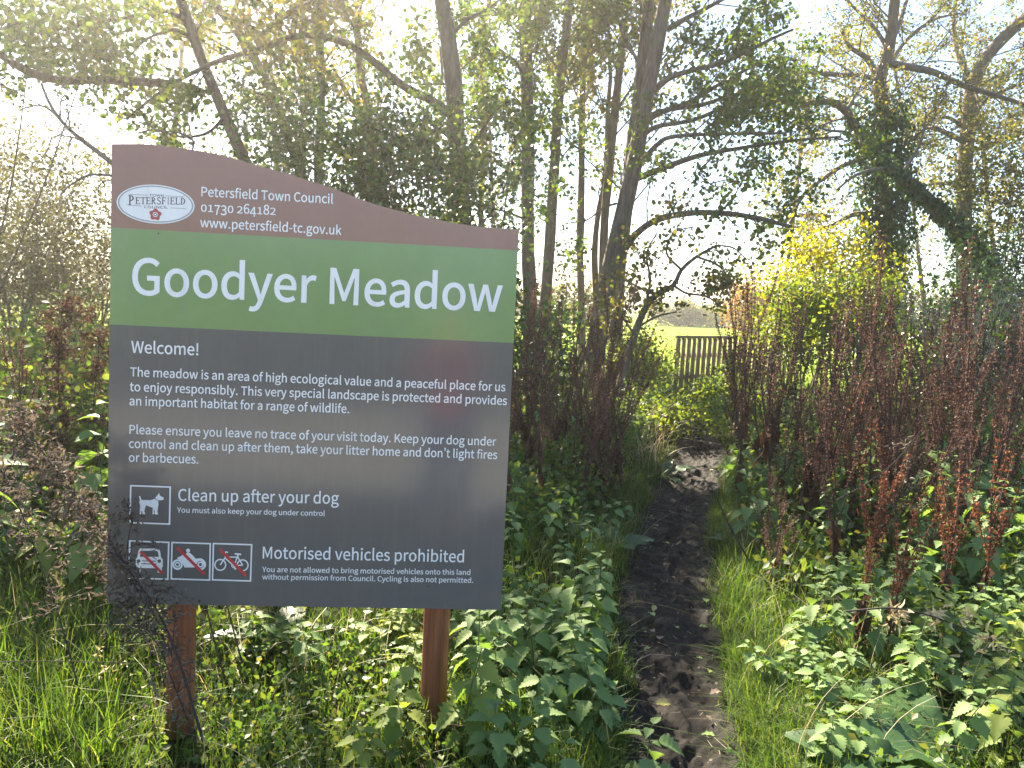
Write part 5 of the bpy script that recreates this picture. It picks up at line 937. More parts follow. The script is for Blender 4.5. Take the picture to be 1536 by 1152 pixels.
for px, top, y, lab, kd in [
    (1258, 848, 3.6, 'big pale nettle head leaning left over the grass, in front of the rusty dock', NET), (1232, 895, 3.5, 'lower nettle leaning to the path below the big pale head', NET), (1290, 870, 3.7, 'nettle against the foot of the rusty dock', NET),
    (1215, 925, 3.6, 'nettle with drooping leaves nearest the right grass verge', NET), (1340, 855, 4.2, 'nettle between the rusty dock and the pale one to its right', NET), (1380, 850, 4.3, 'bushy nettle behind the cut stem, right of the rusty dock', NET),
    (1410, 870, 3.5, 'pale nettle right of the rusty dock', NETY), (1445, 900, 3.4, 'pale nettle with an upturned tip near the right edge', NETY), (1480, 880, 3.6, 'nettle at the right edge with broad round leaves', NET),
    (1505, 960, 2.9, 'bright nettle at the right frame edge', NETY), (1520, 1010, 2.7, 'low bright nettle in the lower right corner', NETY), (1470, 985, 3.0, 'nettle above the big dock leaves', NET), (1525, 800, 4.3, 'tall nettle cut by the right frame edge', NET),
    (1448, 1020, 2.6, 'single nettle stem with a large rough leaf beside the dock leaves', NET), (1200, 960, 3.6, 'tiny nettle in the lush verge grass', NET), (1490, 920, 3.2, 'leafy nettle low at the right edge', NET), (1530, 900, 3.3, 'nettle filling the right frame edge at mid height', NETY)]:
    nettle_at(px, top, y, lab, kd, NR)
ZONES = [(1120, 1330, 2.45, 3.3, 14, .08, .20, NET, 'small nettle in the lush grass of the right verge', NR), (690, 925, 2.35, 3.7, 26, .16, .40, NET, 'nettle in the dense clump between right post and path', NG), (1190, 1560, 2.5, 4.3, 34, .18, .45, NET, 'nettle in the thick growth at the lower right', NR), (540, 650, 2.7, 3.6, 8, .15, .3, NETY, 'pale nettle in the grass round the right post', NG), (760, 940, 3.8, 5.6, 6, .2, .45, NET, 'nettle scattered in the grass between sign and path', NG),  # (px range, y range, count, height range, pool, label, group)
    (1080, 1230, 5.0, 7.5, 24, .28, .55, NET, 'leafy nettle in the green bank along the right rim of the path', NR),
    (1230, 1540, 4.2, 6.8, 38, .35, .75, NET, 'nettle among the feet of the brown docks right of the path', NR),
    (1120, 1540, 7, 10.5, 12, .5, .95, NETS, 'far nettle showing between the dock stems right of the path', NR),
    (1000, 1080, 9.2, 15, 22, .25, .55, NETS, 'sunlit nettle in the green patch before the footbridge rail', 'nettles before the footbridge'),
    (780, 1000, 6.2, 10, 16, .3, .7, NET, 'nettle between the dock stems left of the path', NG),
    (-40, 160, 3.3, 7.5, 50, .55, 1.1, NETS, 'sunlit nettle in the bright thicket left of the sign', 'nettles left of the sign')]
for x0, x1, y0, y1, n_, h0, h1, pool, lab, gp in ZONES:
    k = 0; tries = 0
    while k < n_ and tries < 4000:
        tries += 1; y = y0 + (y1 - y0) * rn.uniform() ** .8; px0 = rn.uniform(x0, x1); x = GX(px0, y)
        if (px0 > 1180 and h1 > .21 and (y < 3.2 and px0 < 1330 or y < 2.95 and 1290 < px0 < 1500)) or pdist(x, y) < (.12 if px0 < 1180 or y > 4.5 else .42 if h1 > .21 else .05) or (abs(x - SCX) < .85 and 2.4 < y < 3.0): continue
        j = rn.integers(len(pool)); bh = (.50, .42, .58, .36, .64) if pool is NET else (.85, .7, .95, .75)
        place('nettle', pool[j], lab, 'nettle', x, y, rn.uniform(0, 6.28), (lambda v: (.45 + .55 * v, .45 + .55 * v, v))(float(np.clip(rn.uniform(h0, h1) / bh[j], .4, 1.7))), gp, abs(rn.normal()) * .12, rn.uniform(0, 6.28)); k += 1

# docks gone to seed: dark red-brown stalks crowded with papery seed whorls
def make_dock(seed, h, nb, dens=1.0, leafy=3):
    r = np.random.default_rng(seed); ST, SD, LV = MB(), MB(), MB(); paths = []
    z = np.linspace(0, h, 12); lean = r.normal(size=2) * .05
    main = np.stack([lean[0] * z + .012 * np.sin(z * 7 + seed), lean[1] * z + .012 * np.cos(z * 6 + seed), z], -1); main[0, 2] = -.05
    tube(ST, main, np.linspace(.0075, .002, 12), 6); paths.append((main, .45))
    for k in range(nb):
        t = r.uniform(.22, .78); p = np.array([np.interp(t * h, z, main[:, i]) for i in range(3)]); a = r.uniform(0, 6.28); L = r.uniform(.25, .55) * h * (1.1 - .6 * t)
        out = r.uniform(.14, .42); c = np.array([math.cos(a), math.sin(a), 0])
        pts = np.array([p + c * out * L * (s_ ** .75) + np.array([0, 0, L * (s_ * .98)]) + r.normal(size=3) * .004 for s_ in np.linspace(0, 1, 7)])
        tube(ST, pts, np.linspace(.0036, .0014, 7), 4); paths.append((pts, .12))
        for _ in range(r.integers(0, 3)):
            s0 = r.uniform(.2, .7); q = np.array([np.interp(s0, np.linspace(0, 1, 7), pts[:, i]) for i in range(3)]); a2 = a + r.normal() * 1.0; c2 = np.array([math.cos(a2), math.sin(a2), 0]); L2 = L * r.uniform(.3, .5)
            p2 = np.array([q + c2 * .35 * L2 * s_ ** .8 + np.array([0, 0, L2 * s_]) for s_ in np.linspace(0, 1, 5)]); tube(ST, p2, np.linspace(.0022, .001, 5), 3); paths.append((p2, .05))
    Q = []
    for pts, t0 in paths:
        seg = np.concatenate([[0], np.cumsum(np.linalg.norm(np.diff(pts, axis=0), axis=1))]); tot = seg[-1]; s_ = t0 * tot
        while s_ < tot:
            c = np.array([np.interp(s_, seg, pts[:, i]) for i in range(3)]); u_ = s_ / tot; n_ = int(r.integers(8, 17) * dens)
            rr_ = .0165 * (1.15 - .6 * u_) * r.uniform(.7, 1.25); off = r.normal(size=(n_, 3)); off = unit(off) * rr_ * r.uniform(.5, 1.1, (n_, 1)); off[:, 2] = off[:, 2] * .55 - .003
            Q.append(c + off); s_ += r.uniform(.020, .042)
    Q = np.concatenate(Q); scatter(SD, Q, FLAKE, r.uniform(.007, .0125, len(Q)), 0, r=r, up=0)
    CR = blade_leaf(7, .16, lambda t: math.sin(math.pi * t ** .8) + .08, .9, .5, 0, .03, .9, seed)
    n_ = leafy * 2
    if n_:
        zz_ = r.uniform(.02, .42, n_) * h; a = r.uniform(0, 6.28, n_); q = np.stack([np.interp(zz_, z, main[:, 0]), np.interp(zz_, z, main[:, 1]), zz_], -1); d = np.stack([np.cos(a) * .45, np.sin(a) * .45, -np.ones(n_)], -1)
        scatter(LV, q, CR, r.uniform(.10, .22, n_), 0, d, np.stack([np.cos(a), np.sin(a), np.full(n_, .5)], -1), r=r)
    out = [('stalk', ST.mesh('stalk', M['dock_stem'], True)), ('seed_heads', SD.mesh('seed_heads', M['dock_seed']))]
    if n_: out.append(('withered_leaves', LV.mesh('withered_leaves', M['dead_brown'])))
    return out
M['dead_brown'] = leafmat('dead_brown_leaf', [(.04, .024, .02), (.08, .045, .032), (.13, .08, .055)], .2, (1.3, 1.0, .8), .8, .2)
M['dock_rust'] = leafmat('dock_seed_rust', [(.10, .038, .022), (.17, .065, .032), (.24, .10, .05)], .3, (1.3, 1.0, .8), .7, .2)
DOCKH = (1.35, 1.55, 1.15, 1.45, 1.25, 1.6); DOCK = [make_dock(s_, h, nb) for s_, h, nb in zip((1, 2, 3, 4, 5, 6), DOCKH, (7, 9, 5, 8, 6, 10))]
RUST = []
for pr in (make_dock(31, .95, 9, 1.2, 3), make_dock(32, .85, 7, 1.2, 2)):
    pr[1][1].materials[0] = M['dock_rust']; RUST.append(pr)
rd = np.random.default_rng(9); _seen = []
def dock_at(px, top, y, label, group, pool=None, tilt=None, tdir=0):
    q = P(px, top, y); pl = pool or DOCK; j = int(rd.integers(len(pl))); bh = DOCKH[j] if pl is DOCK else (.95, .85)[j]
    h = q[2] - float(gz(q[0], y)); s_ = float(np.clip(h / bh, .5, 1.6)); t_ = abs(rd.normal()) * .11 if tilt is None else tilt
    return place('dried_dock', pl[j], label, 'dock', q[0], y, rd.uniform(0, 6.28), (s_ * .5 + .5, s_ * .5 + .5, s_), group, t_, tdir if tilt is not None else rd.uniform(0, 6.28))
DR = 'dried docks right of the path'; DL = 'dried docks between sign and path'
for px, top, y, lab, pool in [
    (1312, 700, 3.55, 'rusty orange dock standing alone in front, pale nettle at its foot', RUST), (1345, 745, 3.6, 'second rusty dock leaning beside the front one', RUST), (1440, 690, 3.9, 'rusty dock with curving side stalks near the right edge', RUST),
    (1500, 660, 3.8, 'rusty dock at the right edge, below the tall dark ones', RUST), (1405, 720, 4.4, 'short rusty dock left of the curving one', RUST), (1300, 575, 5.2, 'reddish dock with bright tip rising above the rusty front one', RUST), (1330, 650, 4.9, 'reddish dock tucked behind the front rusty one', RUST),
    (1492, 400, 5.2, 'tallest dark dock, its thick plume reaching up before the pale bramble tangle', DOCK), (1420, 455, 6.0, 'tall dark dock left of the tallest plume', DOCK), (1372, 440, 6.4, 'tall thin dock before the upright ivy trunk', DOCK),
    (1330, 455, 6.6, 'dark dock in front of the lime shrub, right of its middle', DOCK), (1215, 440, 7.4, 'slim dark dock cutting the yellow shrub', DOCK), (1262, 480, 6.8, 'dark dock between the slim one and the ivy trunk', DOCK), (1128, 500, 7.6, 'dark dock before the end of the footbridge rail', DOCK),
    (1105, 560, 7.4, 'dark dock nearest the path on its right, at the bend', DOCK), (1155, 520, 7.0, 'bushy dark dock right of the bend of the path', DOCK), (1180, 600, 6.0, 'lower dark dock before the bushy one at the bend', DOCK), (1530, 470, 5.0, 'dark dock cut by the right frame edge', DOCK),
    (1462, 520, 5.4, 'dark dock under the tallest plume', DOCK), (1240, 590, 5.6, 'dark dock left of the reddish ones', DOCK), (1150, 700, 5.0, 'short withered dock low by the green bank', DOCK), (1160, 800, 4.4, 'bent black stub of a dock on the grass verge', DOCK)]:
    dock_at(px, top, y, lab, DR, pool)
for px, top, y, lab in [(800, 470, 6.2, 'dark dock right beside the sign edge, tallest there'), (845, 460, 7.0, 'tall dark dock below the slender trunks'), (885, 500, 7.2, 'dark dock before the foot of the forked trunk'), (925, 520, 8.0, 'dark dock before the twin-stemmed tree'),
    (780, 540, 5.2, 'dock half hidden by the right sign edge'), (820, 560, 5.6, 'dock close right of the sign, lower than its neighbours'), (905, 590, 7.2, 'short dock near the straw, left of the path'), (865, 540, 6.4, 'dock in the middle of the stand between sign and path')]:
    dock_at(px, top, y, lab, DL)
for x0, x1, y0, y1, n_, t0, t1, lab, gp in [(1105, 1540, 5.2, 9.5, 54, 375, 640, 'dark dock in the thick stand right of the path', DR), (1200, 1540, 4.2, 6, 12, 540, 780, 'dock in the front rank of the stand right of the path', DR),
        (775, 950, 5.0, 9.5, 26, 420, 600, 'dark dock in the stand between sign and path', DL), (-20, 150, 4.2, 6.5, 6, 440, 620, 'brown dock in the sunlit thicket left of the sign', 'dried docks left of the sign')]:
    k = 0
    while k < n_:
        y = rd.uniform(y0, y1); px = rd.uniform(x0, x1)
        if pdist(GX(px, y), y) < .18: continue
        dock_at(px, rd.uniform(t0, t1), y, lab, gp); k += 1

# broad green dock leaves
BL = blade_leaf(10, .27, lambda t: math.sin(math.pi * (t * .93 + .05) ** .8) ** .8, .5, .15, 0, .012, .22, 3)
def rosette(name, label, x, y, n_, size, seed, spread=.9, mat='dock_leaf', el0=.2, el1=.9, a0=0, a1=6.28):
    r = np.random.default_rng(seed); LB = MB(); a = r.uniform(a0, a1, n_); el = r.uniform(el0, el1, n_); d = np.stack([np.cos(a) * np.cos(el), np.sin(a) * np.cos(el), np.sin(el)], -1)
    nn = np.stack([-np.cos(a) * np.sin(el), -np.sin(a) * np.sin(el), np.cos(el)], -1) + r.normal(size=(n_, 3)) * .15
    s_ = r.uniform(.75, 1.15, n_) * size; root = thing(name, label, 'dock leaves', (x, y, float(gz(x, y))), 0, 'broad green dock leaves'); ST = MB()
    for q, e in zip(d, s_): tube(ST, [[0, 0, -.02], q * e * .1, q * e * .22], .004, 4)
    scatter(LB, d * (s_ * .2)[:, None], BL, s_, 0, d, nn, r=r); ST.build('stalks', M['stem_green'], root); LB.build('leaves', M[mat], root, True); return root
for k, (px, y, n_, s_, lab, a0, a1) in enumerate([(1455, 2.62, 6, .50, 'large dark green dock leaves lying at the bottom right corner', 1.6, 4.2), (1400, 2.4, 4, .40, 'big dock leaf at the frame bottom, right of the verge', 1.5, 3.6), (1120, 5.2, 5, .26, 'yellowish green dock leaves on the bank right of the path', 0, 6.28),
        (925, 5.0, 5, .24, 'dock leaves at the left rim of the path', 0, 6.28), (1000, 7.6, 5, .24, 'dock leaves hanging over the path bend from the left', 0, 6.28), (700, 3.1, 3, .22, 'dock leaf behind the lower right corner of the sign', 0, 6.28), (1140, 4.6, 4, .22, 'dock leaves low on the grassy bank', 0, 6.28),
        (1350, 5.2, 6, .28, 'dock leaves in the shade behind the rusty docks', 0, 6.28), (860, 5.2, 4, .22, 'dock leaves in the grass below the stand right of the sign', 0, 6.28), (430, 3.4, 5, .26, 'dock leaves in shade under the sign', 0, 6.28)]):
    rosette('dock_rosette', lab, GX(px, y), y, n_, s_, 200 + k, a0=a0, a1=a1)

# dried mugwort leaning across the lower left of the sign
rm = np.random.default_rng(77)
def stalk(name, label, cat, px_pts, Y0, dY, w, tuft, mat='dead', nseg=26, clump=.05, per=16, size=.022, t0=.25, side=0, group=None):
    pts = px_path(px_pts, Y0, dY, nseg); base = np.array([pts[0][0], pts[0][1], 0.0]); root = thing(name, label, cat, tuple(base), 0, group); ST, LB = MB(), MB()
    pts = pts - base; ex = pts[0] + unit(pts[0] - pts[2]) * .06; pts = np.concatenate([[ex], pts]); tube(ST, pts, np.linspace(w, w * .35, len(pts)), 6, 0, .15, 3); Q = []
    seg = np.concatenate([[0], np.cumsum(np.linalg.norm(np.diff(pts, axis=0), axis=1))]); tot = seg[-1]
    for k in range(tuft):
        s_ = rm.uniform(t0, 1) * tot; p = np.array([np.interp(s_, seg, pts[:, i]) for i in range(3)]); d = unit(rm.normal(size=3) * np.array([1, .7, 1]) + np.array([side, -.1, -.15])); L = rm.uniform(.04, .20) * (1.2 - .5 * s_ / tot)
        tw = spline([p, p + d * L * .5 + [0, 0, .01], p + d * L + rm.normal(size=3) * .02 - np.array([0, 0, .25 * L])], 6); tube(ST, tw, np.linspace(.0018, .0008, 6), 3)
        for q in tw[2:]: Q.append(q + rm.normal(size=(per, 3)) * clump * .3)
    if Q: Q = np.concatenate(Q); scatter(LB, Q, CURL, rm.uniform(.6, 1.4, len(Q)) * size, 0, r=rm, up=-.2); 
    ST.build('stem', M['dead_stem'], root, True)
    if LB.n: LB.build('dead_leaves', M[mat], root)
    return root
CURL = blade_leaf(3, .22, lambda t: math.sin(math.pi * t ** .8) + .15, 1.1, .9, 0, 0, .5, 2)
stalk('dead_mugwort', 'withered grey brown mugwort leaning left across the lower corner of the sign', 'weed', [(297, 1085), (268, 990), (238, 920), (205, 872), (165, 815), (115, 745), (60, 672), (25, 610)], 2.42, .05, .0052, 70, per=7, clump=.07, size=.015, side=-.55)
stalk('dead_mugwort', 'curled dead weed tip standing up before the dog and car pictograms', 'weed', [(225, 915), (203, 880), (190, 842), (194, 800), (199, 780), (193, 762)], 2.52, .06, .003, 10, per=7, clump=.04, size=.012, t0=.35)
stalk('dead_mugwort', 'dead weed with brown seed tufts hanging before the left post', 'weed', [(285, 1090), (262, 1030), (240, 975), (215, 935), (190, 900)], 2.5, -.05, .003, 26, per=5, clump=.05, size=.013, t0=.15)
stalk('dead_mugwort', 'faded weed with grey fluff at the left frame edge', 'weed', [(120, 1040), (90, 930), (55, 830), (20, 740), (-20, 660)], 2.6, .1, .004, 24, per=5, clump=.06, t0=.35, size=.014)
stalk('dead_mugwort', 'tall reddish dead stalk in the sun, far left of the sign', 'weed', [(88, 760), (90, 640), (88, 540), (95, 440)], 4.4, 0, .005, 34, 'dead_brown', per=7, clump=.06, t0=.3)
stalk('dead_mugwort', 'brown dead stalk close to the left sign edge', 'weed', [(150, 720), (140, 620), (148, 520), (135, 470)], 4.6, 0, .004, 26, 'dead_brown', per=6, clump=.06, t0=.3)
stalk('dead_twig', 'dark bare stem slanting in the grass right of the left post', 'stem', [(350, 1060), (328, 985), (308, 905), (296, 850)], 2.95, .1, .0055, 0)
stalk('dead_twig', 'second dark bare stem, a little right of the first under the sign', 'stem', [(378, 1045), (358, 975), (340, 905), (328, 850)], 3.0, .1, .005, 0)
stalk('dead_twig', 'bent dark stem sticking out of the bank right of the path', 'stem', [(1120, 835), (1095, 790), (1072, 740), (1060, 722)], 4.6, -.1, .006, 0)
stalk('dead_twig', 'fallen brown stalk lying level through the nettles before the rusty dock', 'stem', [(1290, 915), (1340, 912), (1400, 925), (1460, 950), (1536, 985)], 3.3, -.2, .005, 8, 'straw', per=3, t0=.3, size=.03)
stalk('dead_twig', 'grey dead stalk lying over the docks at mid right', 'stem', [(1265, 745), (1300, 725), (1345, 690), (1392, 632)], 4.4, .1, .005, 3, 'dead', per=3, t0=.5)

stalk('dead_twig', 'pale straw lying almost level across the grass at the left frame edge', 'stem', [(-60, 994), (40, 992), (110, 992), (190, 994)], 2.5, .1, .0022, 3, 'straw', per=2, t0=.8, size=.012)
# ------------------------------------------------------------------ grass, undergrowth, straw (uncountable)
def blades(n, xs, ys, hs, wid, mb, r, lean=.5, seg=4, zoff=-.01):
    a = r.uniform(0, 6.28, n); bend = np.abs(r.normal(size=n)) * lean + .12; h = hs
    t = np.linspace(0, 1, seg)[None, :]
    ox = np.cos(a)[:, None] * (bend * h)[:, None] * t ** 1.9; oy = np.sin(a)[:, None] * (bend * h)[:, None] * t ** 1.9
    z = h[:, None] * (t - .32 * np.clip(bend, 0, 1.4)[:, None] * t ** 2.4); w = wid[:, None] * (1 - t ** 1.6) * .5 + .0002
    fa_ = a + r.normal(size=n) * .6 + math.pi / 2; cx, cy = np.cos(fa_)[:, None], np.sin(fa_)[:, None]
    gzv = gz(xs, ys)[:, None] + zoff; C = np.stack([xs[:, None] + ox, ys[:, None] + oy, gzv + z], -1); Wd = np.stack([cx * w, cy * w, 0 * w], -1)
    V = np.stack([C - Wd, C + Wd], 2).reshape(n, seg * 2, 3)
    F = np.array([[2 * i, 2 * i + 1, 2 * i + 3, 2 * i + 2] for i in range(seg - 1)])
    mb.add(V, (F[None] + (np.arange(n) * seg * 2)[:, None, None]).reshape(-1, 4))
rg = np.random.default_rng(123)
def spread(n, x0, x1, y0, y1, edge=.0, clump=1.6, thr=.35, px=True, pw=1.0):
    y = y0 + (y1 - y0) * rg.uniform(0, 1, n * 2) ** pw; u_ = rg.uniform(x0, x1, n * 2)
    if px: a = P_line(u_, y)
    else: a = u_
    keep = (pdist(a, y) > edge + rg.normal(size=len(a)) * .035) & (vnoise(a * clump, y * clump, 31) + rg.uniform(-.25, .25, len(a)) > thr)
    keep &= ~((y > 19.2) & (y < 22))
    keep &= ~((y < 2.95) & (y > 1.9) & ((np.abs(a / y + .424) < .05) | (np.abs(a / y + .092) < .045)) & (rg.uniform(0, 1, len(a)) < .6))
    return a[keep][:n], y[keep][:n]
def P_line(px, y):
    px = np.asarray(px, float); d0 = _F[None] + _R[None] * ((px - 768) / FPX)[:, None] + _U[None] * ((576 - 560.) / FPX); d1 = d0 + _U[None] * (-200. / FPX)
    p0 = CAMP + d0 * (y / d0[:, 1])[:, None]; p1 = CAMP + d1 * (y / d1[:, 1])[:, None]; t = p0[:, 2] / (p0[:, 2] - p1[:, 2]); return p0[:, 0] + (p1[:, 0] - p0[:, 0]) * t
GB = MB()
for n_, x0, x1, y0, y1, h0, h1, w_, ln, pw in [(13000, -150, 1000, 1.9, 3.6, .06, .22, .0052, .55, 1), (13000, 1060, 2250, 1.8, 3.6, .06, .22, .005, .6, 1), (16000, -150, 1000, 3.4, 7, .08, .26, .006, .55, 1.1), (18000, 1040, 2100, 3.4, 7, .08, .24, .006, .55, 1.1),
        (14000, -300, 1900, 7, 13, .12, .32, .009, .5, 1), (9000, -300, 1800, 13, 19.2, .15, .35, .014, .5, 1), (7000, -400, 1900, 22, 34, .1, .22, .02, .5, 1)]:
    a, y = spread(n_, x0, x1, y0, y1); h = rg.uniform(h0, h1, len(a)) * (.55 + .9 * vnoise(a * 1.1, y * 1.1, 41)); blades(len(a), a, y, h, w_ * rg.uniform(.6, 1.3, len(a)), GB, rg, ln)
a, y = spread(7000, 1085, 1345, 1.9, 3.5, .05, thr=.1); blades(len(a), a, y, rg.uniform(.06, .19, len(a)), .0055 * rg.uniform(.6, 1.4, len(a)), GB, rg, .85, 5)
a, y = spread(5000, -150, 180, 2.4, 5.2, .05, thr=.2); blades(len(a), a, y, rg.uniform(.12, .42, len(a)), .006 * rg.uniform(.6, 1.4, len(a)), GB, rg, .5, 5)
# the lush verge: thick grass close along both rims of the path
for s_, n_, w0 in ((1, 9000, .5), (-1, 7000, .38)):
    y = 2.0 + 6.5 * rg.uniform(0, 1, n_) ** 1.5; off = phw(y) - .05 + np.abs(rg.normal(size=n_)) * w0 * .55; a = pcx(y) + s_ * off
    blades(n_, a, y, rg.uniform(.08, .22, n_) * np.clip((off - phw(y)) * 5 + .25, .25, 1), .0048 * rg.uniform(.6, 1.3, n_), GB, rg, .75)
grass_o = tag(GB.build('grass', M['grass']), 'green grass growing beside the path and under the sign', 'grass', kind='stuff')
SB = MB()
a, y = spread(1500, -100, 1650, 2.0, 9, clump=2.3, thr=.5); blades(len(a), a, y, rg.uniform(.08, .5, len(a)), np.full(len(a), .0028), SB, rg, 1.0, 6)
y = rg.uniform(7.5, 9.5, 160); a = P_line(rg.uniform(880, 1000, 160), y); blades(160, a, y, rg.uniform(.3, .75, 160), np.full(160, .005), SB, rg, 1.1, 7)
# loose straw trodden into the mud
n_ = 100; y = .9 + 8 * rg.uniform(0, 1, n_) ** 1.3; a = pcx(y) + rg.uniform(-1, 1, n_) * phw(y); th = rg.uniform(0, 6.28, n_); L = rg.uniform(.02, .09, n_)
for i in range(n_):
    d = np.array([math.cos(th[i]), math.sin(th[i]), 0]) * L[i]; q = np.array([a[i], y[i], -.028 + rg.uniform(-.006, .014)]); nn = np.array([-d[1], d[0], 0]) / L[i] * .0009
    SB.add([q - nn, q + nn, q + d + nn + [0, 0, .006], q + d - nn + [0, 0, .006]], [[0, 1, 2, 3]])
n_ = 420; y = 1.2 + 8 * rg.uniform(0, 1, n_) ** 1.4; a = pcx(y) + rg.normal(size=n_) * phw(y) * .7; LT = MB(); scatter(LT, np.stack([a, y, rg.uniform(-.045, -.015, n_)], -1), FLAKE, rg.uniform(.006, .02, n_), 0, r=rg, up=2.5); tag(LT.build('leaf_litter', M['dead']), 'crumbled brown leaf litter trodden into the mud', 'leaf litter', kind='stuff')
tag(SB.build('dry_grass', M['straw']), 'dry straw coloured grass stalks between the plants', 'dry grass', kind='stuff')
UB = MB()
def under(n, x0, x1, y0, y1, zmax, size, cl=1.3, thr=.4, edge=.25, pw=1):
    a, y = spread(n, x0, x1, y0, y1, edge, cl, thr, True, pw); hh = zmax * (.35 + .8 * vnoise(a * .9, y * .9, 55)); z = gz(a, y) + hh * rg.uniform(0, 1, len(a)) ** .7
    scatter(UB, np.stack([a, y, z], -1), LEAF, rg.uniform(.6, 1.3, len(a)) * size, 0, r=rg, up=1.2)
under(12000, 1050, 2100, 4.2, 10, .42, .055, edge=.3); under(9000, 760, 1010, 5, 11, .42, .055, edge=.35); under(5000, 1120, 1600, 6.5, 11, .6, .065, edge=.3); under(14000, -300, 200, 3.6, 9, .75, .055, edge=.3); under(5000, 150, 800, 3.2, 7, .35, .05)
under(14000, -300, 1800, 10, 18.5, .8, .075, edge=.3, thr=.3); under(5000, 940, 1110, 10, 16.5, .6, .06, edge=.1, thr=.2); under(3500, 200, 700, 2.0, 3.4, .16, .03, cl=3); under(4000, 1150, 2200, 2.2, 4.2, .22, .035, cl=3)
under(4000, -400, 1900, 24, 60, .35, .2, thr=.72, edge=.3, pw=1.5)
tag(UB.build('undergrowth', M['under']), 'low green ground cover between the taller plants', 'ground cover', kind='stuff')
# bramble sprays in the sunlit thicket at the left
for k, (px, y, h, lab) in enumerate([(25, 4.6, 1.1, 'bright bramble spray at the left frame edge'), (115, 5.2, 1.2, 'bright bramble bush just left of the sign board'), (60, 6.4, 1.35, 'bramble bush behind the bright ones at the far left'), (150, 6.8, 1.3, 'bramble bush half hidden by the left sign edge'), (-40, 5.6, 1.3, 'bramble bush cut by the left frame edge'),
        (960, 13.5, 1.0, 'sunlit bramble before the dark bush left of the rail'), (1010, 9.8, .45, 'low bramble at the far end of the trodden path'), (1080, 12.0, .5, 'sunlit bramble before the right half of the rail')]):
    x = GX(px, y); bush('bramble_bush', lab, 'bramble', (x, y, h * .5), (.6, .5, h * .5), 60, 40, 'bramble' if k < 5 else 'yellowgreen', .045, .15, 'dead_stem', seed=300 + k, group='bramble bushes', T=ROUND, low=-.8, up=1.0, twig=.003)

# ------------------------------------------------------------------ fallen leaves on the mud
OV = blade_leaf(7, .36, lambda t: math.sin(math.pi * (t * .95 + .03) ** .75), .15, .35, .02, .01, .3, 5)
M['leaf_green'] = leafmat('fallen_green', [(.20, .30, .08), (.24, .33, .10)], .25, (1.2, 1.2, .6)); M['leaf_yellow'] = leafmat('fallen_yellow', [(.34, .34, .10), (.38, .33, .10)], .25, (1.2, 1.1, .6)); M['leaf_brown'] = leafmat('fallen_brown', [(.16, .12, .09), (.2, .15, .11)], .15, (1.1, 1, .9))
FL = 'fallen leaves on the mud'
for px, py, s_, mt_, az, lab in [(984, 1060, .062, 'leaf_yellow', -1.5, 'yellow green fallen leaf with a brown edge, on the dark mud at the left'), (1072, 1108, .052, 'leaf_green', 1.4, 'pale green fallen leaf with its stalk up, near the frame bottom'), (981, 927, .055, 'leaf_green', .4, 'green oval fallen leaf in the middle of the path'),
        (1081, 1041, .06, 'leaf_brown', 2.0, 'curled brown fallen leaf at the right rim of the mud'), (1053, 992, .03, 'leaf_green', .9, 'tiny green fallen leaf right of the middle'), (925, 969, .035, 'leaf_brown', 2.6, 'small tan fallen leaf at the left rim of the mud'),
        (1058, 906, .055, 'leaf_green', -.3, 'grey green fallen leaf at the right verge'), (1004, 818, .05, 'leaf_yellow', 1.0, 'small pale fallen leaf farther up the path'), (1180, 965, .10, 'leaf_yellow', 2.8, 'large yellowing leaf lying on the right verge grass'),
        (975, 975, .04, 'leaf_green', 2.2, 'small green sprig leaf beside the pale twig'), (1012, 870, .035, 'leaf_brown', .5, 'small brown fallen leaf halfway up the path')]:
    q = G(px, py, -.02 if px < 1150 else .10); root = thing('fallen_leaf', lab, 'leaf', (q[0], q[1], q[2] + .012), az, FL); LB = MB(); scatter(LB, np.array([[0, 0, 0.]]), OV, s_, 0, np.array([[0, 1, .12]]), np.array([[.15, -.1, 1]]))
    LB.build('blade', M[mt_], root, True); ST = MB(); tube(ST, [[0, 0, 0], [.003, -.35 * s_, .004], [.0, -.6 * s_, .02]], .0011, 4); ST.build('stalk', M['stem_green'], root)
rl = np.random.default_rng(321)
for k in range(22):
    y = 2.6 + 6 * rl.uniform(); x = pcx(y) + rl.uniform(-.95, .95) * phw(y); root = thing('fallen_leaf', 'small crumpled fallen leaf trodden into the dark mud farther up the path', 'leaf', (x, y, -.022), rl.uniform(0, 6.28), FL); LB = MB()
    scatter(LB, np.array([[0, 0, 0.]]), OV, rl.uniform(.025, .05), 0, np.array([[0, 1, rl.normal() * .2]]), np.array([[rl.normal() * .3, rl.normal() * .3, 1]])); LB.build('blade', M[('leaf_brown', 'leaf_brown', 'leaf_yellow', 'leaf_green')[k % 4]], root, True)
q = G(985, 985, -.02); tw = MB(); tube(tw, [[-.1, -.03, -.01], [-.03, .0, .012], [.07, .005, .006]], [.0028, .0024, .0016], 5)
tag(tw.build('twig', M['twig_pale']), 'pale dry twig lying across the mud from the left', 'twig').location = (q[0], q[1], q[2])

# ------------------------------------------------------------------ behind the viewer, mirrored softly in the glossy board
for k, (x, y, h, rx, mt_, lab) in enumerate([(-5.5, -17, 5.2, 3.0, 'alder_y', 'leafy hedge bush behind the viewer, mirrored in the left of the board'), (4.5, -16.5, 5.0, 2.6, 'evergreen', 'dark hedge bush behind the viewer, mirrored in the right of the board'), (-.6, -19, 5.4, 3.0, 'alder', 'green hedge bush behind the viewer, mirrored in the middle of the board')]):
    bush('hedge_bush', lab, 'bush', (x, y, h * .5), (rx, 1.6, h * .5), 150, 44, mt_, .13, .45, seed=500 + k, group='hedge bushes behind the viewer')

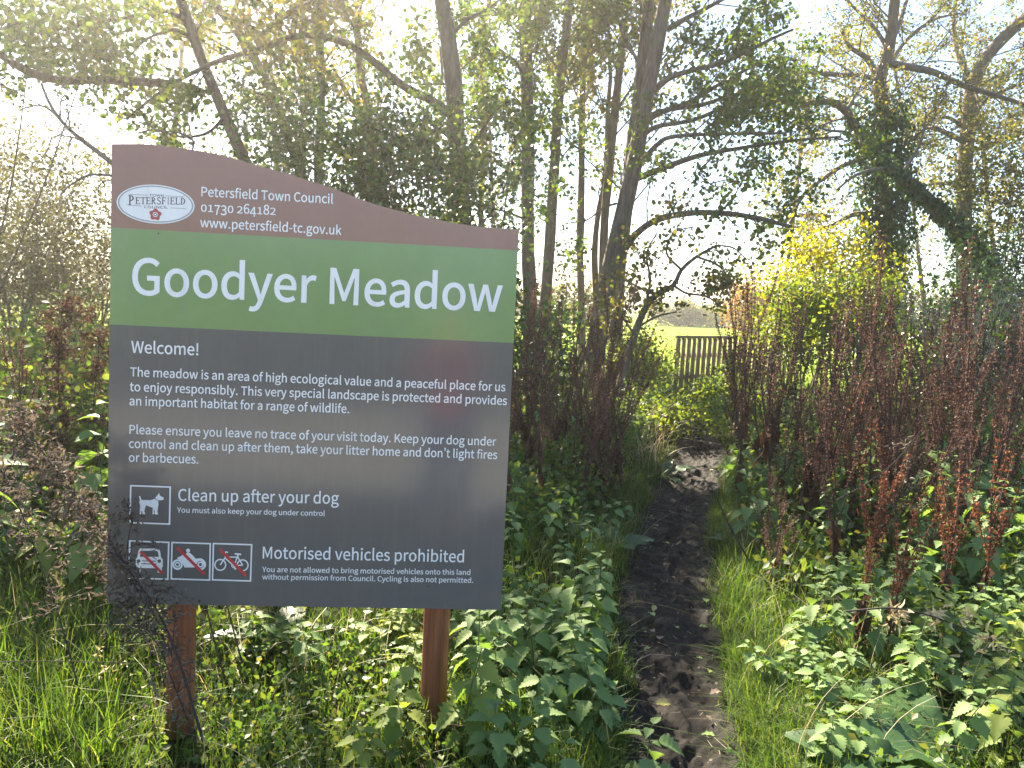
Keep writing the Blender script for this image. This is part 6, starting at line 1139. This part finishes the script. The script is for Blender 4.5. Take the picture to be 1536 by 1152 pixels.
# ------------------------------------------------------------------ thin haze volume, added to give a veil like lens glare
mb = MB(); box(mb, (0, 200, 6.25), (860, 820, 16.5)); mt = bpy.data.materials.new('haze'); mt.use_nodes = True; n = mt.node_tree.nodes; n.remove(n['Principled BSDF'])
v = n.new('ShaderNodeVolumePrincipled'); v.inputs['Density'].default_value = .0019; v.inputs['Anisotropy'].default_value = .72; v.inputs['Color'].default_value = (1, .96, .89, 1)
mt.node_tree.links.new(v.outputs[0], n['Material Output'].inputs['Volume']); tag(mb.build('haze', mt), None, None, kind='stuff')

# the photographer, seen only as a soft mirror image in the board
def skin(name, chains, mat, parent, lv=2):
    V, E, Rr, idx = [], [], [], {}
    for ch in chains:
        prev = None
        for x, y, z, r in ch:
            k = (round(x, 4), round(y, 4), round(z, 4))
            if k not in idx: idx[k] = len(V); V.append((x, y, z)); Rr.append(r)
            if prev is not None: E.append((prev, idx[k]))
            prev = idx[k]
    me = bpy.data.meshes.new(name); me.from_pydata(V, E, []); ob = bpy.data.objects.new(name, me); COL.objects.link(ob)
    ob.modifiers.new('s', 'SKIN'); sv = me.skin_vertices[0].data
    for q, r in zip(sv, Rr): q.radius = (r, r)
    sv[0].use_root = True; ob.modifiers.new('u', 'SUBSURF').render_levels = lv; ob.modifiers['u'].levels = lv
    m2 = bpy.data.meshes.new_from_object(ob.evaluated_get(bpy.context.evaluated_depsgraph_get())); bpy.data.objects.remove(ob); bpy.data.meshes.remove(me)
    m2.name = name; m2.materials.clear(); m2.materials.append(mat)
    for p_ in m2.polygons: p_.use_smooth = True
    return link(name, m2, parent)
M['skin'] = solid('skin', [(.42, .25, .18), (.5, .31, .23)], 8, .5, 0); M['coat'] = solid('red_coat', [(.22, .02, .03), (.28, .03, .04)], 12, .7, .3, 40); M['jeans'] = solid('blue_jeans', [(.03, .05, .10), (.05, .075, .14)], 30, .85, .3, 90)
M['hair'] = solid('brown_hair', [(.03, .02, .014), (.06, .04, .026)], 60, .6, .3); M['boot'] = solid('boot', [(.03, .025, .02), (.06, .045, .035)], 12, .6, .2); M['phone'] = solid('phone_black', [(.01, .01, .012), (.015, .015, .018)], 10, .25, 0)
pr = thing('person', 'person in a red coat and jeans photographing the sign, mirrored softly in the board', 'person', (.06, -.42, .02))
PV = (0, 0, .95, .14); CH = (0, -.01, 1.33, .15); NK = (0, .0, 1.49, .06)
body = [[PV, (0, 0, 1.12, .125), CH, NK, (0, .02, 1.57, .075), (0, .03, 1.66, .095), (0, .015, 1.73, .07)]]; coat = [[(0, 0, .84, .19), (0, 0, 1.0, .17), (0, 0, 1.15, .155), (0, -.01, 1.33, .175), (0, .0, 1.45, .10)]]; jeans = [[PV]]; boots = []
for s_ in (-1, 1):
    arm = [(s_ * .19, -.01, 1.39, .07), (s_ * .25, .06, 1.20, .05), (s_ * .17, .22, 1.36, .04), (s_ * .10, .30, 1.50, .03), (s_ * .085, .33, 1.55, .034)]
    body.append([CH] + arm); coat.append([(0, -.01, 1.33, .175), (s_ * .19, -.01, 1.39, .09), (s_ * .25, .06, 1.20, .07), (s_ * .17, .22, 1.36, .058), (s_ * .11, .29, 1.48, .05)])
    for k, (dx, dz, L) in enumerate(((-.01, .035, .05), (-.004, .022, .055), (0, .008, .052), (.003, -.006, .042))):
        body.append([arm[-1], (s_ * (.085 + dx), .345, 1.565 + dz * .8, .010), (s_ * (.075 + dx), .362, 1.57 + dz, .009), (s_ * (.06 + dx) , .357, 1.575 + dz, .008)])
    body.append([arm[-1], (s_ * .075, .318, 1.575, .011), (s_ * .055, .318, 1.59, .009)])
    leg = [(s_ * .10, 0, .86, .10), (s_ * .11, .015, .48, .065), (s_ * .11, -.01, .10, .045)]
    body.append([PV] + leg + [(s_ * .115, .10, .04, .035)]); jeans.append([PV, (s_ * .10, 0, .86, .115), (s_ * .11, .015, .48, .085), (s_ * .11, -.01, .12, .07)])
    boots.append([(s_ * .11, -.03, .12, .065), (s_ * .11, -.02, .055, .055), (s_ * .115, .07, .045, .048), (s_ * .12, .16, .04, .036)])
skin('body', body, M['skin'], pr); skin('coat', coat, M['coat'], pr); skin('trousers', [[(0, 0, .95, .155)] + []] and [[(0, 0, .95, .155), *q[1:]] for q in jeans if len(q) > 1], M['jeans'], pr)
for q in boots: skin('boot', [q], M['boot'], pr)
skin('hair', [[(0, -.05, 1.58, .07), (0, -.035, 1.68, .10), (0, -.01, 1.75, .085), (0, .04, 1.765, .05)]], M['hair'], pr)
for s_ in (-1, 1): mb = MB(); tube(mb, [[s_ * .033, .105, 1.655], [s_ * .033, .118, 1.655], [s_ * .033, .122, 1.655]], [.011, .010, .003], 10); mb.build('eye', M['white'], pr)
mb = MB(); tube(mb, [[0, .10, 1.665], [0, .125, 1.64], [0, .13, 1.625], [0, .11, 1.615]], [.008, .012, .014, .006], 8); mb.build('nose', M['skin'], pr, True)
mb = MB(); tube(mb, [[-.025, .105, 1.585], [0, .114, 1.583], [.025, .105, 1.585]], [.003, .007, .003], 8); mb.build('mouth', M['rose'], pr, True)
ph = MB(); box(ph, (0, 0, 0), (.15, .008, .073)); ph = tag(ph.build('phone', M['phone']), 'black phone held up in both hands by the person in red', 'phone'); ph.location = (.06, -.075, 1.6)
